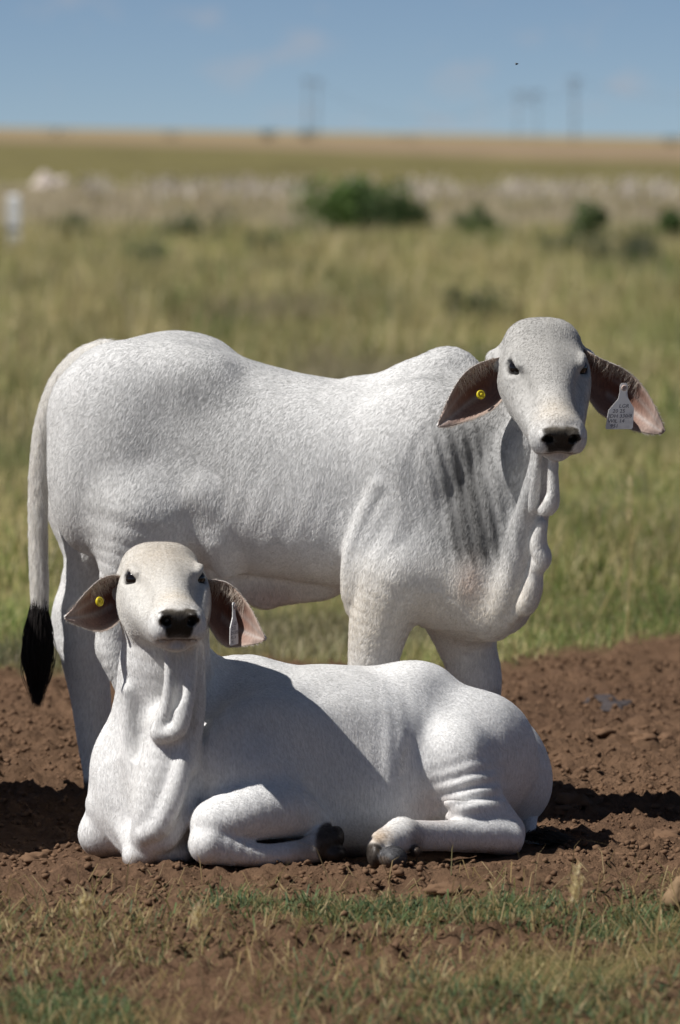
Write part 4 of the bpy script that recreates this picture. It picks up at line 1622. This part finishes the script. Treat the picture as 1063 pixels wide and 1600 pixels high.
stalk(885, 1570, 1365, 13.1, 18, 'tall dry grass stalk in the right foreground, the tallest near the camera')
stalk(110, 1560, 1400, 13.3, 25, 'dry leaning grass stalk at the left of the foreground')
stalk(312, 1555, 1425, 13.4, -6, 'thin dry grass stalk in the foreground below the resting heifer')
stalk(978, 880, 745, 21.5, 6, 'pale dry grass stalk standing in the field right of the dewlap', .0032)
stalk(935, 930, 820, 23.0, 60, 'dry bent grass stalk at the grass edge right of the brisket', .0030, False)

# ------------------------------------------------------------------ shrubs of the pasture
def shrub(px, py_base, wpx, hpx, cols, label, n=2600, seed=0, name='shrub', d=None):
    d = d or gd(py_base)
    p = P(px, py_base, d)
    p[2] = float(ground_height(p[:1], p[1:2])[0])
    W, Hh = wpx * d / F, hpx * d / F
    root = empty(name, tuple(p))
    R = np.random.default_rng(seed + int(px))
    nb = 9
    cc = np.stack([R.normal(0, .22, nb) * W, R.normal(0, .16, nb) * W, (.30 + .42 * R.random(nb)) * Hh], 1)
    rr = (.20 + .13 * R.random(nb)) * min(W, Hh * 1.3)
    i = R.integers(0, nb, n)
    u = R.normal(0, 1, (n, 3))
    u /= np.linalg.norm(u, axis=1, keepdims=True)
    q = cc[i] + u * (rr[i] * R.random(n) ** .45)[:, None]
    q[:, 2] = np.abs(q[:, 2])
    s = .035 * Hh * (.6 + .9 * R.random(n))
    a = R.normal(0, 1, (n, 3))
    a /= np.linalg.norm(a, axis=1, keepdims=True)
    b = np.cross(a, R.normal(0, 1, (n, 3)))
    b /= np.linalg.norm(b, axis=1, keepdims=True)
    V = np.stack([q - a * s[:, None], q + b * s[:, None] * .5, q + a * s[:, None], q - b * s[:, None] * .5], 1).reshape(-1, 3)
    F_ = np.arange(n * 4).reshape(n, 4)
    c = pick(R, n, cols, [1] * len(cols))
    o = mesh_obj('foliage', V, F_, LEAF, root, smooth=False)
    set_col(o.data, 'tint', np.repeat(c, 4, 0))
    sv, sf, n0 = [], [], 0
    for k in range(nb):
        for j in range(4):
            w = 2 * math.pi * j / 4
            e = np.array([math.cos(w), math.sin(w), 0]) * .014 * Hh
            sv += [np.array([cc[k, 0] * .15, cc[k, 1] * .15, -.02]) + e * 1.6, cc[k] + e * .5]
        for j in range(4):
            a0, a1 = n0 + 2 * j, n0 + 2 * ((j + 1) % 4)
            sf.append((a0, a1, a1 + 1, a0 + 1))
        n0 += 8
    mesh_obj('stems', np.array(sv), np.array(sf), BARK, root)
    tag(root, label, 'shrub', 'shrubs out in the pasture')
    return root


G1, G2, G3, G4 = (.14, .23, .06), (.075, .12, .04), (.045, .07, .032), (.15, .165, .105)
shrub(552, 374, 175, 112, (G1, G1, G2), 'large bright green shrub in the middle of the far pasture', 4200)
shrub(640, 376, 105, 84, (G2, G3, G2), 'dark green shrub leaning against the large bright green one', 3000)
shrub(306, 394, 92, 70, (G2, G3, G4), 'dark green shrub in the pale grass left of the large bright shrub')
shrub(742, 380, 60, 72, (G2, G1, G4), 'small narrow green shrub right of the dark green one', 1600)
shrub(930, 386, 66, 78, (G2, G4, G1), 'dark shrub in the pale grass above the standing heifer head', 2000)
shrub(1052, 386, 66, 76, (G2, G1, G3), 'dark green shrub at the right edge of the pasture', 2200)
shrub(985, 432, 110, 76, (G4, G3), 'grey green bush at the right of the pasture below the shrub row', 2400)
shrub(895, 420, 90, 62, (G4, G2), 'low grey green bush left of the right hand grey bush', 1800)
shrub(762, 526, 110, 92, (G2, G3, G4), 'dark bush in the nearer grass above the hump', 2600)
shrub(115, 388, 60, 62, (G2, G4), 'small dark bush between the white post and the left shrub', 1400)
shrub(420, 414, 70, 62, (G2, G4), 'faint green bush right of the left dark shrub', 1500)
shrub(205, 436, 110, 62, (G4, G2), 'low grey green bush above the rump of the standing heifer', 1600)

# pale feathery grass plumes: too many to count
def plumes():
    R = np.random.default_rng(91)
    V, F_, C, n0 = [], [], [], 0
    clusters = [(250, 50), (300, 45), (370, 40), (400, 40), (455, 40), (650, 40), (690, 40), (800, 40), (850, 45), (910, 45), (1030, 40), (150, 30), (560, 30), (980, 20)]
    for px, sp in clusters:
        m = 80
        X = px + R.normal(0, sp * .5, m)
        d = 128 + 34 * R.random(m)
        x = (X - 531.5) / F * d
        z = slope(x, d) + .28 + .28 * R.random(m)
        v, f, c = blades(x, d, z, .16 + .10 * R.random(m), .2 + .5 * R.random(m), np.full(m, .05), pick(R, m, ((.74, .68, .60), (.6, .52, .42)), (1, 1)), R)
        V.append(v); F_.append(f + n0); C.append(c); n0 += len(v)
        v, f, c = blades(x, d, slope(x, d), z - slope(x, d), .15 * R.random(m), np.full(m, .022), pick(R, m, (STRAW, OLIVE, (.25, .19, .14)), (1, 1, 1)), R)
        V.append(v); F_.append(f + n0); C.append(c); n0 += len(v)
    o = mesh_obj('plume_grass', np.concatenate(V), np.concatenate(F_), GRASS, smooth=False)
    set_col(o.data, 'tint', np.concatenate(C))
    o['kind'] = 'stuff'
    o['label'] = 'band of pale feathery grass plumes across the far pasture'
    o['category'] = 'grass'


plumes()

# ------------------------------------------------------------------ post, boulder, power poles
PAINT = plain('white paint', (.85, .85, .86), .7)
WOOD = plain('haze grey pole wood', (.16, .155, .15), .9)  # far poles greyed in their colour in place of distance haze
STONE = plain('pale stone', (.55, .48, .43), .9)
WIRE = plain('dark wire', (.12, .12, .13), .6)


def box_post():
    d = gd(398)
    p = P(22, 398, d)
    p[2] = float(ground_height(p[:1], p[1:2])[0])
    root = empty('marker_post', tuple(p))
    h, w = 94 * d / F, 10.5 * d / F
    def ring(z, r):
        return [(r * sx, r * sy, z) for sx, sy in ((-1, -1), (1, -1), (1, 1), (-1, 1))]
    V = ring(-.1, w) + ring(h * .96, w * .92) + ring(h, w * .6)
    F_ = [(i, (i + 1) % 4, 4 + (i + 1) % 4, 4 + i) for i in range(4)] + [(4 + i, 4 + (i + 1) % 4, 8 + (i + 1) % 4, 8 + i) for i in range(4)] + [(8, 9, 10, 11)]
    mesh_obj('post', np.array(V), F_, PAINT, root, smooth=False)
    V = ring(h * .40, w * 1.05) + ring(h * .47, w * 1.05)
    F_ = [(i, (i + 1) % 4, 4 + (i + 1) % 4, 4 + i) for i in range(4)] + [(4, 5, 6, 7), (3, 2, 1, 0)]
    mesh_obj('wire_band', np.array(V), F_, WIRE, root, smooth=False)
    tag(root, 'white painted post standing in the grass at the left edge', 'post')


box_post()

def boulder(px, py, wpx, hpx, label, seed, d=None):
    d = d or gd(py)
    p = P(px, py, d)
    v, f = lump(seed, 3)
    o = mesh_obj('boulder', v, f, STONE)
    z0 = float(ground_height(p[:1], p[1:2])[0])
    o.location = (p[0], p[1], z0 + .3 * hpx * d / F)
    o.scale = (wpx * .5 * d / F, wpx * .4 * d / F, hpx * .6 * d / F)
    tag(o, label, 'boulder')


boulder(70, 303, 34, 28, 'larger pale boulder in the far grass above the white post', 61)
boulder(96, 302, 26, 26, 'smaller pale boulder right beside the larger one above the white post', 64)

CLAY = plain('dry clay lump', (.25, .17, .10), .95, .1)
_v, _f = lump(71, 4)
_v = _v / np.linalg.norm(_v, axis=1, keepdims=True) ** .6
_v = _v * (1 + .12 * noise3(_v[:, 0] * 6, _v[:, 1] * 6, _v[:, 2] * 6, 72))[:, None]
_o = mesh_obj('clay_lump', _v, _f, CLAY)
_p = P(1062, 1412, gd(1430))
_o.location = (_p[0], _p[1], .035)
_o.scale = (.032, .035, .055)
tag(_o, 'rounded tan lump of dry clay at the right edge of the foreground', 'clay lump')

DUNG = plain('dried dung', (.055, .045, .045), .9)
for _i, (px, py, r, lab) in enumerate(((958, 1094, 30, 'flat dark patch of dried dung on the soil at the right'), (955, 1106, 17, 'smaller dark piece of dried dung just in front of the flat patch'))):
    _v, _f = lump(81 + _i, 3)
    _o = mesh_obj('dung_pat', _v, _f, DUNG)
    _p = P(px, py, gd(py))
    _s = r * gd(py) / F
    _o.location = (_p[0], _p[1], float(ground_height(_p[:1], _p[1:2])[0]) + .008)
    _o.scale = (_s, _s * 1.6, .016)
    tag(_o, lab, 'dung')


def beam(V, F_, a, b, r):
    a, b = np.asarray(a, float), np.asarray(b, float)
    w = unit(b - a)
    u = unit(np.cross(w, [.1, 1, .2]))
    q = np.cross(w, u)
    n0 = len(V)
    for p in (a, b):
        for j in range(6):
            t = 2 * math.pi * j / 6
            V.append(p + r * (u * math.cos(t) + q * math.sin(t)))
    for j in range(6):
        F_.append((n0 + j, n0 + (j + 1) % 6, n0 + 6 + (j + 1) % 6, n0 + 6 + j))
    F_.append(tuple(range(n0 + 5, n0 - 1, -1)))
    F_.append(tuple(range(n0 + 6, n0 + 12)))


PD = 1300.0


def pole_base(px):
    x = (px - 531.5) / F * PD
    return np.array([x, PD, float(slope(np.array([x]), np.array([PD]))[0]) - .3])


def utility_pole(px, top, label, arms, r=.13):
    b = pole_base(px)
    root = empty('utility_pole', tuple(b))
    hgt = P(px, top, PD)[2] - b[2]
    V, F_ = [], []
    beam(V, F_, (0, 0, 0), (0, 0, hgt), r)
    mesh_obj('pole', np.array(V), F_, WOOD, root)
    for z, hw in arms:
        V, F_ = [], []
        beam(V, F_, (-hw, -.25, hgt - z), (hw, -.25, hgt - z), .13)
        a = mesh_obj('crossarm', np.array(V), F_, WOOD, root)
        for sx in (-.9, 0, .9):
            V, F_ = [], []
            beam(V, F_, (hw * sx, -.25, hgt - z + .1), (hw * sx, -.25, hgt - z + .55), .09)
            mesh_obj('insulator', np.array(V), F_, WIRE, a)
    tag(root, label, 'power pole', 'far power poles on the horizon')
    return b + np.array([0, 0, hgt])


t1 = utility_pole(480, 122, 'left one of the two thin power poles standing close together', [(.6, 1.0)])
t2 = utility_pole(496, 124, 'right one of the two thin power poles standing close together', [(.6, 1.0)])
t3 = utility_pole(897, 120, 'single tall power pole with crossarms at the right of the horizon', [(.7, 1.3), (2.4, 1.1)], .18)


def h_frame():
    b = pole_base(824)
    root = empty('power_pylon', tuple(b))
    hgt = P(824, 140, PD)[2] - b[2]
    for sx in (-2.0, 2.0):
        V, F_ = [], []
        beam(V, F_, (sx, 0, 0), (sx, 0, hgt), .10)
        mesh_obj('leg', np.array(V), F_, WOOD, root)
    V, F_ = [], []
    beam(V, F_, (-3.2, -.3, hgt - .8), (3.2, -.3, hgt - .8), .13)
    mesh_obj('crossbeam', np.array(V), F_, WOOD, root)
    for sg in (-1, 1):
        V, F_ = [], []
        beam(V, F_, (-2.0 * sg, -.1, hgt - 3.2), (2.0 * sg, -.1, hgt - 1.0), .08)
        mesh_obj('brace', np.array(V), F_, WOOD, root)
    tag(root, 'two legged power pylon with a crossbeam left of the single tall pole', 'pylon')
    return b + np.array([0, 0, hgt])


t4 = h_frame()


def wire(a, b, sag, label):
    V, F_ = [], []
    pts = [a * (1 - t) + b * t - np.array([0, 0, sag * 4 * t * (1 - t)]) for t in np.linspace(0, 1, 13)]
    for p, q in zip(pts[:-1], pts[1:]):
        beam(V, F_, p, q, .035)
    o = mesh_obj('power_line', np.array(V), F_, WIRE)
    tag(o, label, 'cable')


wire(t2 - np.array([0, .2, .9]), t4 - np.array([3, .5, 1.2]), 6.0, 'sagging power line between the paired poles and the two legged pylon')
wire(t4 + np.array([3, -.5, -1.2]), t3 - np.array([1, .3, 2.4]), 1.5, 'short power line between the pylon and the single tall pole')
wire(t3 + np.array([1, -.3, -1.0]), np.array([95., PD - 60, t3[2] - 3]), 3.0, 'power line running out of the picture at the right')

# far bushes on the skyline
for _i, (px, w, h, lab) in enumerate(((420, 40, 22, 'dark bush on the skyline left of the paired power poles'), (485, 34, 20, 'dark bush on the skyline at the foot of the paired poles'),
                                      (90, 34, 15, 'low bush on the skyline at the far left'), (270, 40, 13, 'low bush on the skyline between the left edge and the poles'),
                                      (1050, 40, 18, 'low bush on the skyline at the far right'), (640, 60, 12, 'low bush on the skyline right of the paired poles'))):
    _r = shrub(px, 215, w, h, (G3, G2), lab, 700, 400 + _i, 'shrub', 1150.0)
    _r['group'] = 'bushes on the skyline'

# ------------------------------------------------------------------ flies in the air
FLY = plain('black fly', (.012, .012, .014), .4)
WING = plain('fly wing', (.25, .25, .26), .3)


def fly(px, py, d, label, s=1.0):
    p = P(px, py, d)
    root = empty('fly', tuple(p))
    g = Sdf((-.006, -.004, -.004), (.006, .004, .004), .0004)
    g.tube([(-.0035, 0, -.0005), (-.001, 0, 0), (.0015, 0, .0003)], [.0010, .0015, .0013], .0005)
    g.ell((.0033, 0, .0001), (.001, .0012, .001), None, .0006)
    v, f = g.mesh(1)
    mesh_obj('body', v * s, f, FLY, root)
    for sg in (-1, 1):
        w = np.array([(.001, 0, .0012), (-.001, sg * .002, .003), (-.004, sg * .003, .0032), (-.005, sg * .0015, .0022), (-.002, 0, .0014)]) * s
        w2 = np.concatenate([w, w - np.array([0, 0, .0001])])
        mesh_obj('wing', w2, [(0, 1, 2, 3, 4), (9, 8, 7, 6, 5)], WING, root, smooth=False)
    root.rotation_euler = (.2, -.2, .5)
    tag(root, label, 'fly', 'flies in the air')


fly(808, 100, 15.6, 'tiny dark fly in the sky above the standing heifer', 1.0)
fly(915, 738, 15.4, 'tiny fly in front of the grass right of the dewlap', .45)
